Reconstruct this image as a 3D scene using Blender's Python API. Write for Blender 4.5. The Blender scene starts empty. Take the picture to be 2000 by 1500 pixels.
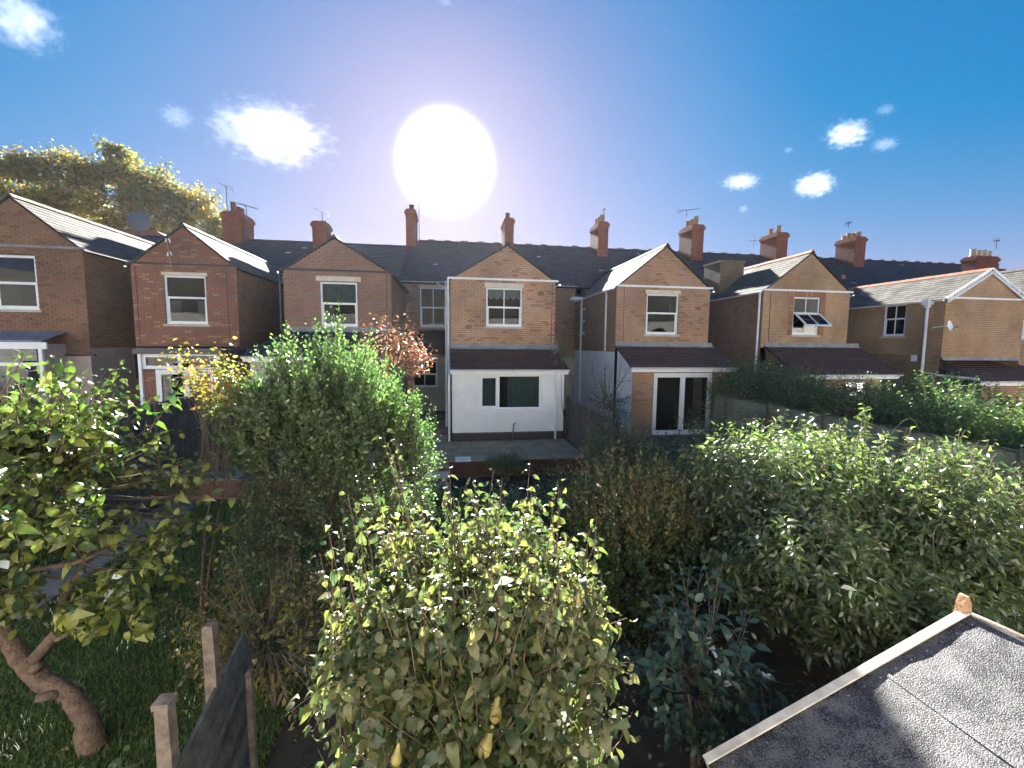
import bpy, math, random
import numpy as np
from mathutils import Matrix, Vector
C = bpy.context.scene
COL = C.collection
R = math.radians
rng = np.random.default_rng(7)
random.seed(7)

# ------------------------------------------------------------------ camera
FPX = 830.0
CAMZ = 3.2
YAW, PIT, ROLL = R(8.46), R(-5.24), R(.54)
fw = Vector((math.sin(YAW)*math.cos(PIT), math.cos(YAW)*math.cos(PIT), math.sin(PIT)))
rt = Vector((math.cos(YAW), -math.sin(YAW), 0)); up = rt.cross(fw)
r2 = rt*math.cos(ROLL)+up*math.sin(ROLL); u2 = r2.cross(fw)
cam = bpy.data.cameras.new('camera'); cam.sensor_width = 36; cam.lens = FPX/2000*36
cam.clip_start = .05; cam.clip_end = 4000
camo = bpy.data.objects.new('camera', cam); COL.objects.link(camo)
M = Matrix((r2, u2, -fw)).transposed().to_4x4(); M.translation = (0, 0, CAMZ)
camo.matrix_world = M
C.camera = camo
CAM = np.array([0, 0, CAMZ])

# ------------------------------------------------------------------ light
SUN_EL, SUN_AZ = R(21.8), R(-.3)           # azimuth from +Y, clockwise
sd = Vector((math.sin(SUN_AZ)*math.cos(SUN_EL), math.cos(SUN_AZ)*math.cos(SUN_EL), math.sin(SUN_EL)))
C.view_settings.view_transform = 'Standard'; C.view_settings.look = 'None'
C.view_settings.gamma = 1; C.view_settings.exposure = 3.05
C.view_settings.use_curve_mapping = False
W = bpy.data.worlds.new('World'); C.world = W; W.use_nodes = True
nt = W.node_tree; nt.nodes.clear()
def N(t, ty, **k):
    n = t.nodes.new(ty)
    for a, b in k.items():
        if a.startswith('i_'): n.inputs[a[2:]].default_value = b
        else: setattr(n, a, b)
    return n
out = N(nt, 'ShaderNodeOutputWorld')
sky = N(nt, 'ShaderNodeTexSky', sky_type='NISHITA', sun_disc=False, sun_elevation=SUN_EL, sun_rotation=SUN_AZ, air_density=1.0, dust_density=.25, ozone_density=3.0)
hs = N(nt, 'ShaderNodeHueSaturation', i_Saturation=1.5); nt.links.new(sky.outputs[0], hs.inputs['Color'])
# soft shoulder, as a camera's tone curve has: c / (1 + k c)
mk = N(nt, 'ShaderNodeVectorMath', operation='SCALE'); mk.inputs['Scale'].default_value = .36; nt.links.new(hs.outputs[0], mk.inputs[0])
m1 = N(nt, 'ShaderNodeVectorMath', operation='ADD'); m1.inputs[1].default_value = (1, 1, 1); nt.links.new(mk.outputs[0], m1.inputs[0])
dv = N(nt, 'ShaderNodeVectorMath', operation='DIVIDE'); nt.links.new(hs.outputs[0], dv.inputs[0]); nt.links.new(m1.outputs[0], dv.inputs[1])
bg1 = N(nt, 'ShaderNodeBackground', i_Strength=.1)
tn = N(nt, 'ShaderNodeVectorMath', operation='MULTIPLY'); tn.inputs[1].default_value = (.345, .3, .445); nt.links.new(dv.outputs[0], tn.inputs[0])
nt.links.new(tn.outputs[0], bg1.inputs[0])
tc = N(nt, 'ShaderNodeTexCoord')
dot = N(nt, 'ShaderNodeVectorMath', operation='DOT_PRODUCT'); dot.inputs[1].default_value = sd
nt.links.new(tc.outputs['Generated'], dot.inputs[0])
ac = N(nt, 'ShaderNodeMath', operation='ARCCOSINE'); nt.links.new(dot.outputs['Value'], ac.inputs[0])
mr = N(nt, 'ShaderNodeMapRange'); mr.inputs['From Min'].default_value = 0; mr.inputs['From Max'].default_value = R(40)
nt.links.new(ac.outputs[0], mr.inputs['Value'])
ramp = N(nt, 'ShaderNodeValToRGB'); nt.links.new(mr.outputs[0], ramp.inputs[0])
cr = ramp.color_ramp; cr.interpolation = 'B_SPLINE'
for p, c in ((0, (1, .97, .92)), (.115, (1, .97, .92)), (.132, (.03, .03, .028)), (.165, (.006, .006, .0055)), (.4, (.001, .001, .001)), (.7, (.005, .005, .008)), (1, (0, 0, 0))):
    e = cr.elements.new(p) if p not in (0, 1) else cr.elements[0 if p == 0 else -1]
    e.color = (*c, 1)
bg2 = N(nt, 'ShaderNodeBackground', i_Strength=1.0); nt.links.new(ramp.outputs[0], bg2.inputs[0])
ad = N(nt, 'ShaderNodeAddShader'); nt.links.new(bg1.outputs[0], ad.inputs[0]); nt.links.new(bg2.outputs[0], ad.inputs[1])
nt.links.new(ad.outputs[0], out.inputs[0])
sl = bpy.data.lights.new('sun', 'SUN'); sl.energy = 5.0; sl.angle = R(.53); sl.color = (1, .95, .87)
so = bpy.data.objects.new('sun', sl); COL.objects.link(so)
so.rotation_euler = sd.to_track_quat('Z', 'Y').to_euler()
cy = C.cycles; cy.use_denoising = True; cy.max_bounces = 7; cy.diffuse_bounces = 4; cy.glossy_bounces = 3
cy.transmission_bounces = 5; cy.transparent_max_bounces = 8; cy.volume_bounces = 4
cy.sample_clamp_indirect = 6; cy.caustics_reflective = False; cy.caustics_refractive = False
cy.volume_step_rate = 1; cy.use_adaptive_sampling = True

# ------------------------------------------------------------------ pixel helper: a point of the photo at a chosen depth / height / side distance
def ray(px, py): return (px-1000)/FPX*r2-(py-750)/FPX*u2+fw
def atY(px, py, Y): d = ray(px, py); return Vector((0, 0, CAMZ))+d*(Y/d.y)
def atZ(px, py, Z): d = ray(px, py); return Vector((0, 0, CAMZ))+d*((Z-CAMZ)/d.z)

# ------------------------------------------------------------------ materials
MATS = {}
def mat(name, col, rough=.7, bump=0, bscale=20, var=0, vscale=2, spec=.5, metal=0, col2=None, detail=6):
    if name in MATS: return MATS[name]
    m = bpy.data.materials.new(name); m.use_nodes = True; t = m.node_tree
    b = t.nodes['Principled BSDF']; b.inputs['Roughness'].default_value = rough
    b.inputs['Specular IOR Level'].default_value = spec; b.inputs['Metallic'].default_value = metal
    b.inputs['Base Color'].default_value = (*col, 1)
    g = N(t, 'ShaderNodeNewGeometry')
    if var or col2:
        n = N(t, 'ShaderNodeTexNoise', i_Scale=vscale, i_Detail=detail, i_Roughness=.65)
        t.links.new(g.outputs['Position'], n.inputs['Vector'])
        r = N(t, 'ShaderNodeValToRGB'); t.links.new(n.outputs[0], r.inputs[0])
        c2 = col2 if col2 else tuple(c*(1-var) for c in col)
        r.color_ramp.elements[0].position = .35; r.color_ramp.elements[1].position = .65
        r.color_ramp.elements[0].color = (*c2, 1); r.color_ramp.elements[1].color = (*(min(1, c*(1+var)) for c in col), 1)
        t.links.new(r.outputs[0], b.inputs['Base Color'])
    if bump:
        n = N(t, 'ShaderNodeTexNoise', i_Scale=bscale, i_Detail=5); t.links.new(g.outputs['Position'], n.inputs['Vector'])
        bp = N(t, 'ShaderNodeBump', i_Strength=bump, i_Distance=.02); t.links.new(n.outputs[0], bp.inputs['Height'])
        t.links.new(bp.outputs[0], b.inputs['Normal'])
    MATS[name] = m; return m

def rndnode(t):
    """one number per piece: the mesh attribute of joined pieces plus the random number of single objects"""
    a = N(t, 'ShaderNodeAttribute', attribute_name='rnd'); oi = N(t, 'ShaderNodeObjectInfo')
    s = N(t, 'ShaderNodeMath', operation='ADD'); t.links.new(a.outputs['Fac'], s.inputs[0]); t.links.new(oi.outputs['Random'], s.inputs[1])
    f = N(t, 'ShaderNodeMath', operation='FRACT'); t.links.new(s.outputs[0], f.inputs[0]); return f
def pieces(name, cols, rough=.8, bump=.3, bscale=60, stain=.35, sscale=.8, spec=.4, lichen=None, lamt=.55, lscale=3):
    """material whose colour differs from piece to piece (bricks, slates, boards)"""
    if name in MATS: return MATS[name]
    m = bpy.data.materials.new(name); m.use_nodes = True; t = m.node_tree
    b = t.nodes['Principled BSDF']; b.inputs['Roughness'].default_value = rough; b.inputs['Specular IOR Level'].default_value = spec
    f = rndnode(t); r = N(t, 'ShaderNodeValToRGB'); t.links.new(f.outputs[0], r.inputs[0])
    r.color_ramp.interpolation = 'CONSTANT' if len(cols) > 5 else 'LINEAR'
    k = len(cols)
    for i, c in enumerate(cols):
        p = i/k if len(cols) > 5 else i/(k-1)
        e = r.color_ramp.elements[0] if i == 0 else (r.color_ramp.elements[1] if i == k-1 else r.color_ramp.elements.new(p))
        e.position = p; e.color = (*c, 1)
    g = N(t, 'ShaderNodeNewGeometry')
    n = N(t, 'ShaderNodeTexNoise', i_Scale=sscale, i_Detail=7, i_Roughness=.7); t.links.new(g.outputs['Position'], n.inputs['Vector'])
    q = N(t, 'ShaderNodeMapRange'); q.inputs['From Min'].default_value = .3; q.inputs['From Max'].default_value = .7
    q.inputs['To Min'].default_value = 1-stain; q.inputs['To Max'].default_value = 1+stain*.5; t.links.new(n.outputs[0], q.inputs['Value'])
    mx = N(t, 'ShaderNodeVectorMath', operation='SCALE'); t.links.new(r.outputs[0], mx.inputs[0]); t.links.new(q.outputs[0], mx.inputs['Scale'])
    last = mx.outputs[0]
    if lichen:
        n3 = N(t, 'ShaderNodeTexNoise', i_Scale=lscale, i_Detail=9, i_Roughness=.75); t.links.new(g.outputs['Position'], n3.inputs['Vector'])
        q3 = N(t, 'ShaderNodeMapRange'); q3.inputs['From Min'].default_value = lamt; q3.inputs['From Max'].default_value = lamt+.08; t.links.new(n3.outputs[0], q3.inputs['Value'])
        mm = N(t, 'ShaderNodeMix', data_type='RGBA'); t.links.new(q3.outputs[0], mm.inputs[0]); t.links.new(last, mm.inputs[6]); mm.inputs[7].default_value = (*lichen, 1)
        last = mm.outputs[2]
    t.links.new(last, b.inputs['Base Color'])
    n2 = N(t, 'ShaderNodeTexNoise', i_Scale=bscale, i_Detail=4); t.links.new(g.outputs['Position'], n2.inputs['Vector'])
    bp = N(t, 'ShaderNodeBump', i_Strength=bump, i_Distance=.01); t.links.new(n2.outputs[0], bp.inputs['Height']); t.links.new(bp.outputs[0], b.inputs['Normal'])
    MATS[name] = m; return m

def leafmat(name, cols, trans=(.3, .4, .05), tmix=.4, rough=.42, spec=.5, posv=1.2):
    if name in MATS: return MATS[name]
    m = bpy.data.materials.new(name); m.use_nodes = True; t = m.node_tree
    b = t.nodes['Principled BSDF']; b.inputs['Roughness'].default_value = rough; b.inputs['Specular IOR Level'].default_value = spec
    f = rndnode(t); g = N(t, 'ShaderNodeNewGeometry')
    n = N(t, 'ShaderNodeTexNoise', i_Scale=posv, i_Detail=3); t.links.new(g.outputs['Position'], n.inputs['Vector'])
    w = N(t, 'ShaderNodeMapRange'); w.inputs['From Min'].default_value = .3; w.inputs['From Max'].default_value = .7; w.inputs['To Min'].default_value = -.22; w.inputs['To Max'].default_value = .1
    t.links.new(n.outputs[0], w.inputs['Value'])
    s = N(t, 'ShaderNodeMath', operation='ADD', use_clamp=True); t.links.new(f.outputs[0], s.inputs[0]); t.links.new(w.outputs[0], s.inputs[1])
    r = N(t, 'ShaderNodeValToRGB'); t.links.new(s.outputs[0], r.inputs[0]); k = len(cols)
    for i, c in enumerate(cols):
        p, c = c
        e = r.color_ramp.elements[0] if i == 0 else (r.color_ramp.elements[1] if i == k-1 else r.color_ramp.elements.new(p))
        e.position = p; e.color = (*c, 1)
    n2 = N(t, 'ShaderNodeTexNoise', i_Scale=70, i_Detail=3); t.links.new(g.outputs['Position'], n2.inputs['Vector'])
    q = N(t, 'ShaderNodeMapRange'); q.inputs['To Min'].default_value = .7; q.inputs['To Max'].default_value = 1.3; t.links.new(n2.outputs[0], q.inputs['Value'])
    mx = N(t, 'ShaderNodeVectorMath', operation='SCALE'); t.links.new(r.outputs[0], mx.inputs[0]); t.links.new(q.outputs[0], mx.inputs['Scale'])
    t.links.new(mx.outputs[0], b.inputs['Base Color'])
    tr = N(t, 'ShaderNodeBsdfTranslucent')
    mu = N(t, 'ShaderNodeVectorMath', operation='MULTIPLY'); t.links.new(mx.outputs[0], mu.inputs[0]); mu.inputs[1].default_value = trans
    t.links.new(mu.outputs[0], tr.inputs[0])
    mi = N(t, 'ShaderNodeMixShader', i_Fac=tmix); t.links.new(b.outputs[0], mi.inputs[1]); t.links.new(tr.outputs[0], mi.inputs[2])
    bp = N(t, 'ShaderNodeBump', i_Strength=.25, i_Distance=.004); t.links.new(n2.outputs[0], bp.inputs['Height']); t.links.new(bp.outputs[0], b.inputs['Normal'])
    t.links.new(mi.outputs[0], t.nodes['Material Output'].inputs[0])
    MATS[name] = m; return m

def glassmat(name, tint=(.55, .6, .62), refl=.0):
    if name in MATS: return MATS[name]
    m = bpy.data.materials.new(name); m.use_nodes = True; t = m.node_tree; t.nodes.remove(t.nodes['Principled BSDF'])
    fr = N(t, 'ShaderNodeFresnel', i_IOR=1.37)
    a = N(t, 'ShaderNodeMath', operation='ADD', use_clamp=True); t.links.new(fr.outputs[0], a.inputs[0]); a.inputs[1].default_value = refl
    tr = N(t, 'ShaderNodeBsdfTransparent'); tr.inputs[0].default_value = (*tint, 1)
    gl = N(t, 'ShaderNodeBsdfGlossy', i_Roughness=.02)
    g = N(t, 'ShaderNodeNewGeometry'); n = N(t, 'ShaderNodeTexNoise', i_Scale=1.3, i_Detail=1); t.links.new(g.outputs['Position'], n.inputs['Vector'])
    bp = N(t, 'ShaderNodeBump', i_Strength=.25, i_Distance=.02); t.links.new(n.outputs[0], bp.inputs['Height']); t.links.new(bp.outputs[0], gl.inputs['Normal'])
    mi = N(t, 'ShaderNodeMixShader'); t.links.new(a.outputs[0], mi.inputs[0]); t.links.new(tr.outputs[0], mi.inputs[1]); t.links.new(gl.outputs[0], mi.inputs[2])
    t.links.new(mi.outputs[0], t.nodes['Material Output'].inputs[0])
    MATS[name] = m; return m

def bricktex(name, c1, c2, mortar):
    """far chimney stacks: the bricks are under ten pixels, so the joints are relief in the material"""
    if name in MATS: return MATS[name]
    m = bpy.data.materials.new(name); m.use_nodes = True; t = m.node_tree; b = t.nodes['Principled BSDF']; b.inputs['Roughness'].default_value = .85
    g = N(t, 'ShaderNodeNewGeometry'); sp = N(t, 'ShaderNodeSeparateXYZ'); t.links.new(g.outputs['Position'], sp.inputs[0])
    ax = N(t, 'ShaderNodeMath', operation='ADD'); t.links.new(sp.outputs[0], ax.inputs[0]); t.links.new(sp.outputs[1], ax.inputs[1])
    cb = N(t, 'ShaderNodeCombineXYZ'); t.links.new(ax.outputs[0], cb.inputs[0]); t.links.new(sp.outputs[2], cb.inputs[1])
    br = N(t, 'ShaderNodeTexBrick', i_Scale=1); br.inputs['Color1'].default_value = (*c1, 1); br.inputs['Color2'].default_value = (*c2, 1); br.inputs['Mortar'].default_value = (*mortar, 1)
    br.inputs['Brick Width'].default_value = .225; br.inputs['Row Height'].default_value = .075; br.inputs['Mortar Size'].default_value = .006
    t.links.new(cb.outputs[0], br.inputs['Vector'])
    n = N(t, 'ShaderNodeTexNoise', i_Scale=2.2, i_Detail=6); t.links.new(g.outputs['Position'], n.inputs['Vector'])
    q = N(t, 'ShaderNodeMapRange'); q.inputs['To Min'].default_value = .55; q.inputs['To Max'].default_value = 1.4; t.links.new(n.outputs[0], q.inputs['Value'])
    mx = N(t, 'ShaderNodeVectorMath', operation='SCALE'); t.links.new(br.outputs[0], mx.inputs[0]); t.links.new(q.outputs[0], mx.inputs['Scale']); t.links.new(mx.outputs[0], b.inputs['Base Color'])
    bp = N(t, 'ShaderNodeBump', i_Strength=.6, i_Distance=.01, invert=True); t.links.new(br.outputs['Fac'], bp.inputs['Height']); t.links.new(bp.outputs[0], b.inputs['Normal'])
    MATS[name] = m; return m

WHITE = mat('white_upvc', (.8, .82, .84), .35, var=.04, vscale=5)
WPIPE = mat('white_pipe', (.72, .74, .76), .4, var=.1, vscale=4)
DARKP = mat('black_plastic', (.03, .03, .035), .4)
LEAD = mat('lead_flashing', (.2, .22, .25), .55, .2, 8, .25, 3)
STONE = mat('pale_stone', (.5, .45, .36), .85, .3, 30, .15, 4)
CREAM = mat('cream_lintel', (.62, .54, .42), .8, .2, 30, .12, 6)
RENDERW = mat('white_render', (.8, .81, .8), .85, .4, 14, .06, 2.2)
RENDERG = mat('grey_pink_render', (.42, .35, .32), .9, .3, 25, .12, 1.5)
RENDERC = mat('cream_render', (.5, .47, .38), .9, .3, 25, .15, 1.5)
MORTAR = mat('mortar', (.11, .095, .08), .95, .4, 90, .25, 3)
MORTARP = mat('pale_mortar', (.15, .125, .1), .95, .4, 90, .25, 3)
UNDER = mat('roof_underlay', (.03, .032, .035), .9)
GLASS = glassmat('window_glass')
CURT = mat('pale_curtain', (.55, .52, .42), .9, var=.2, vscale=9)
NET = mat('white_lace', (.75, .75, .72), .9)
BLIND = mat('teal_blind', (.3, .48, .46), .8, var=.15, vscale=6)
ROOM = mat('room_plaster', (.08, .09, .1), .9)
POTM = mat('buff_chimney_pot', (.35, .24, .13), .85, .3, 20, .35, 6)
POTR = mat('dark_chimney_pot', (.12, .07, .05), .85, .3, 20, .35, 6)
REDST = bricktex('red_chimney_brick', (.34, .085, .04), (.24, .055, .03), (.2, .11, .08))
BRST = bricktex('brown_stack_brick', (.3, .2, .11), (.22, .14, .08), (.2, .16, .12))
METAL = mat('aerial_metal', (.25, .26, .28), .4, metal=.8)
RIDGER = mat('terracotta_ridge', (.3, .1, .05), .85, .3, 30, .3, 4)
RIDGED = mat('dark_ridge_clay', (.06, .045, .045), .8, .3, 30, .3, 4)
SLATE = pieces('blue_slate', [(.018, .026, .04), (.03, .042, .06), (.024, .034, .048), (.042, .055, .07)], .6, .25, 40, .4, 1.2, .3, lichen=(.16, .18, .17), lamt=.63, lscale=5)
SLATEL = pieces('weathered_slate', [(.075, .075, .07), (.11, .105, .095), (.09, .087, .078), (.13, .125, .11)], .8, .4, 40, .45, 1.4, .15, lichen=(.2, .19, .15), lamt=.58, lscale=4)
TILED = pieces('dark_interlocking_tile', [(.02, .035, .045), (.032, .05, .06), (.025, .04, .048)], .5, .2, 40, .25, 1, .5)
TILEB = pieces('brown_concrete_tile', [(.085, .045, .042), (.12, .065, .06), (.1, .055, .055), (.07, .04, .042)], .75, .35, 60, .35, 1.6, .4, lichen=(.2, .17, .16), lamt=.64, lscale=6)
OAK = pieces('grey_weathered_board', [(.12, .11, .1), (.2, .18, .16), (.16, .15, .135), (.09, .085, .08)], .9, .5, 50, .35, 2.5, .3)
GREENB = pieces('green_stained_board', [(.28, .3, .21), (.35, .36, .26), (.3, .31, .23), (.24, .26, .18)], .9, .5, 50, .3, 1.5, .3)
POSTM = mat('grey_post_wood', (.15, .12, .095), .9, .6, 60, .35, 12)
SLAB = pieces('sandstone_slab', [(.26, .24, .18), (.31, .28, .22), (.23, .23, .2), (.28, .26, .21), (.36, .25, .13)], .85, .4, 30, .35, 2, .4)
BARK = mat('brown_bark', (.13, .09, .065), .95, .8, 40, .4, 14)
BARKG = mat('grey_twig_bark', (.12, .1, .08), .9, .5, 60, .3, 14)
SOIL = mat('dark_soil', (.035, .03, .024), .98, .8, 18, .4, 3)
BR = {
 'h1': pieces('brown_orange_brick', [(0.276, 0.15, 0.0842), (0.351, 0.19, 0.099), (0.234, 0.12, 0.0743), (0.309, 0.16, 0.0792), (0.405, 0.24, 0.129), (0.213, 0.11, 0.0693), (0.33, 0.17, 0.0891)], stain=.4, sscale=.6),
 'h2': pieces('red_brick', [(0.298, 0.13, 0.0842), (0.351, 0.18, 0.109), (0.256, 0.12, 0.0792), (0.319, 0.16, 0.099), (0.468, 0.33, 0.238), (0.192, 0.1, 0.0693), (0.383, 0.22, 0.129), (0.276, 0.15, 0.099)], stain=.45, sscale=.5),
 'h3': pieces('mixed_pink_brick', [(0.319, 0.19, 0.139), (0.266, 0.13, 0.099), (0.405, 0.28, 0.198), (0.319, 0.15, 0.099), (0.213, 0.13, 0.0891), (0.298, 0.17, 0.099), (0.362, 0.2, 0.129)], stain=.3),
 'h4': pieces('buff_pink_brick', [(0.532, 0.31, 0.188), (0.405, 0.23, 0.139), (0.479, 0.24, 0.168), (0.589, 0.4, 0.248), (0.298, 0.18, 0.119), (0.553, 0.31, 0.208), (0.405, 0.19, 0.139), (0.5, 0.33, 0.198)], stain=.45, sscale=.6),
 'h5': pieces('tan_brick', [(0.458, 0.26, 0.158), (0.33, 0.18, 0.109), (0.553, 0.34, 0.218), (0.256, 0.15, 0.099), (0.298, 0.17, 0.099), (0.5, 0.34, 0.218), (0.426, 0.23, 0.129), (0.362, 0.22, 0.119), (0.319, 0.18, 0.099), (0.436, 0.26, 0.149)], stain=.45, sscale=.6),
 'h6': pieces('yellow_buff_brick', [(0.446, 0.28, 0.158), (0.33, 0.19, 0.109), (0.532, 0.34, 0.198), (0.234, 0.14, 0.0891), (0.405, 0.22, 0.129), (0.479, 0.3, 0.168), (0.383, 0.25, 0.149)], stain=.45, sscale=.6),
 'side': pieces('brown_side_brick', [(0.319, 0.19, 0.119), (0.256, 0.15, 0.099), (0.213, 0.125, 0.0891), (0.362, 0.22, 0.139), (0.276, 0.15, 0.099), (0.234, 0.14, 0.099)], stain=.3),
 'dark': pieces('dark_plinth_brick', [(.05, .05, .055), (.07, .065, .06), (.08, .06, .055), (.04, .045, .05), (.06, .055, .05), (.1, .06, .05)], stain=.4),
 'red': pieces('garden_wall_brick', [(.13, .065, .05), (.1, .055, .045), (.15, .08, .055), (.09, .055, .045), (.12, .075, .06), (.07, .05, .045)], stain=.5),
}

# ------------------------------------------------------------------ objects
PW = {}
def tag(o, label=None, cat=None, group=None, kind=None):
    if label: o['label'] = label
    if cat: o['category'] = cat
    if group: o['group'] = group
    if kind: o['kind'] = kind
    return o
def empty(name, loc, label, cat, group=None):
    o = bpy.data.objects.new(name, None); o.location = loc; o.empty_display_size = .2; COL.objects.link(o)
    PW[o.name] = Matrix.Translation(Vector(loc)); return tag(o, label, cat, group)
IDENT = Matrix.Identity(4)
def put(name, me, parent=None, mw=None, m=None, kind=None):
    """link a mesh as an object; its basis is its world matrix, its parent's own place is cancelled"""
    o = bpy.data.objects.new(name, me)
    if m is not None and len(me.materials) == 0: me.materials.append(m)
    COL.objects.link(o)
    if mw is not None: o.matrix_basis = mw
    if parent is not None:
        o.parent = parent
        pw = PW.get(parent.name)
        if pw is not None: o.matrix_parent_inverse = pw.inverted()
    if mw is not None: PW[o.name] = mw
    if kind: o['kind'] = kind
    return o
class MB:
    def __init__(s): s.v = []; s.f = []; s.r = []; s.any = False
    def add(s, vs, fs, rnd=None):
        k = len(s.v); s.v += [tuple(v) for v in vs]; s.f += [tuple(i+k for i in f) for f in fs]
        if rnd is not None: s.any = True
        s.r += [rnd or 0.]*len(vs); return s
    def box(s, a, b, c, d, e, f, rnd=None, F=None):
        vs = [(x, y, z) for z in (e, f) for y in (c, d) for x in (a, b)]
        if F: vs = [F(*v) for v in vs]
        return s.add(vs, [(0, 2, 3, 1), (4, 5, 7, 6), (0, 1, 5, 4), (2, 6, 7, 3), (1, 3, 7, 5), (0, 4, 6, 2)], rnd)
    def quad(s, a, b, c, d, rnd=None): return s.add([a, b, c, d], [(0, 1, 2, 3)], rnd)
    def prism(s, pts, off, rnd=None):
        n = len(pts); pts = [Vector(p) for p in pts]; off = Vector(off)
        return s.add(pts+[p+off for p in pts], [tuple(range(n-1, -1, -1)), tuple(range(n, 2*n))]+[(i, (i+1) % n, n+(i+1) % n, n+i) for i in range(n)], rnd)
    def tube(s, pts, rad, sides=8, caps=True):
        pts = [Vector(p) for p in pts]; rad = rad if hasattr(rad, '__len__') else [rad]*len(pts)
        vs = []; prev = None
        for i, p in enumerate(pts):
            t = (pts[min(i+1, len(pts)-1)]-pts[max(i-1, 0)]).normalized()
            a = (prev-t*prev.dot(t)) if prev is not None else t.cross(Vector((0, 0, 1)) if abs(t.z) < .9 else Vector((1, 0, 0)))
            a.normalize(); prev = a; b = t.cross(a)
            for k in range(sides):
                q = 2*math.pi*k/sides; vs.append(p+(a*math.cos(q)+b*math.sin(q))*rad[i])
        n = len(pts); fs = [(i*sides+k, i*sides+(k+1) % sides, (i+1)*sides+(k+1) % sides, (i+1)*sides+k) for i in range(n-1) for k in range(sides)]
        if caps: fs += [tuple(range(sides-1, -1, -1)), tuple(range((n-1)*sides, n*sides))]
        return s.add(vs, fs)
    def mesh(s, name, m=None, smooth=False):
        me = bpy.data.meshes.new(name); me.from_pydata(s.v, [], s.f)
        if s.any:
            a = me.attributes.new('rnd', 'FLOAT', 'POINT'); a.data.foreach_set('value', s.r)
        if m: me.materials.append(m)
        if smooth: me.polygons.foreach_set('use_smooth', [True]*len(me.polygons))
        return me
    def build(s, name, m, parent=None, kind=None, smooth=False): return put(name, s.mesh(name, m, smooth), parent, kind=kind)
def npmesh(name, V, Fq, m, rnd=None, smooth=False):
    """V (n,3), Fq (k,3|4) arrays"""
    me = bpy.data.meshes.new(name); n = len(V); k, c = Fq.shape
    me.vertices.add(n); me.vertices.foreach_set('co', V.astype(np.float32).ravel())
    me.loops.add(k*c); me.loops.foreach_set('vertex_index', Fq.astype(np.int32).ravel())
    me.polygons.add(k); me.polygons.foreach_set('loop_start', np.arange(0, k*c, c, dtype=np.int32)); me.polygons.foreach_set('loop_total', np.full(k, c, np.int32))
    me.polygons.foreach_set('use_smooth', np.full(k, bool(smooth)))
    if rnd is not None:
        a = me.attributes.new('rnd', 'FLOAT', 'POINT'); a.data.foreach_set('value', rnd.astype(np.float32))
    me.materials.append(m); me.update(calc_edges=True); return me

class Frame:
    """local wall axes: u to the right as seen from outside, w up, n outwards"""
    def __init__(s, O, U, Nn, Wd=(0, 0, 1)):
        s.O, s.U, s.N, s.W = Vector(O), Vector(U).normalized(), Vector(Nn).normalized(), Vector(Wd).normalized()
    def __call__(s, u, n, w): return s.O+s.U*u+s.N*n+s.W*w
    def mat(s, u=0, n=0, w=0):
        m = Matrix((s.U, s.N, s.W)).transposed().to_4x4(); m.translation = s(u, n, w); return m
def front(x, y, z=0): return Frame((x, y, z), (1, 0, 0), (0, -1, 0))
def leftw(x, y, z=0): return Frame((x, y, z), (0, -1, 0), (-1, 0, 0))     # wall facing -X; u runs towards the viewer
def rightw(x, y, z=0): return Frame((x, y, z), (0, 1, 0), (1, 0, 0))
BOX5 = [(0, 1, 5, 4), (1, 3, 7, 5), (0, 4, 6, 2), (4, 5, 7, 6), (0, 2, 3, 1)]
_unit = {}
def unitmesh(key, dims, m):
    k = (key, m.name)
    if k not in _unit:
        a, b, c = dims; mb = MB(); mb.box(0, a, 0, b, 0, c); _unit[k] = mb.mesh(key, m)
    return _unit[k]
# ---- courses of bricks
def laybricks(parent, F, rows, m, singles, bl=.225, bh=.075, j=.015, proud=.011, name='brick'):
    """rows: list of (w0, [(ua, ub), ...]); the largest-looking full bricks are objects, the rest one joined part"""
    full = []; rest = []
    for k, (w0, segs) in enumerate(rows):
        off = (bl/2 if k % 2 else 0)
        for (ua, ub) in segs:
            i0 = math.floor((ua-off)/bl)
            u = off+i0*bl
            while u < ub-.02:
                a, b = max(u+j/2, ua), min(u+bl-j/2, ub)
                if b-a > .03:
                    (full if b-a > bl-j-.002 else rest).append((a, b, w0))
                u += bl
    if singles and full:
        full.sort(key=lambda q: (F(q[0], 0, q[2])-Vector(CAM)).length)
        rest += full[singles:]; full = full[:singles]
    else: rest += full; full = []
    me = unitmesh(name, (bl-j, proud+.004, bh-j), m)
    for a, b, w0 in full:
        jt = random.uniform(-.0015, .0025)
        put(name, me, parent, F.mat(a, -.004+jt, w0+j/2))
    if rest:
        A = np.array(rest); n = len(A); U0, U1, W0 = A[:, 0], A[:, 1], A[:, 2]+j/2; W1 = W0+bh-j
        pr = proud+rng.uniform(-.002, .003, n); bk = np.full(n, -.004)
        O, Uv, Nv, Wv = (np.array(x) for x in (F.O, F.U, F.N, F.W))
        V = np.empty((n, 8, 3))
        for i, (uu, nn, ww) in enumerate([(U0, bk, W0), (U1, bk, W0), (U0, pr, W0), (U1, pr, W0), (U0, bk, W1), (U1, bk, W1), (U0, pr, W1), (U1, pr, W1)]):
            V[:, i] = O+uu[:, None]*Uv+nn[:, None]*Nv+ww[:, None]*Wv
        fc = np.array([(0, 1, 3, 2), (4, 6, 7, 5), (2, 3, 7, 6), (1, 5, 7, 3), (0, 2, 6, 4)])
        Fq = (np.arange(n)[:, None, None]*8+fc[None]).reshape(-1, 4)
        me = npmesh(name, V.reshape(-1, 3), Fq, m, np.repeat(rng.random(n), 8))
        put('brick_courses', me, parent, kind='stuff')
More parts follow.
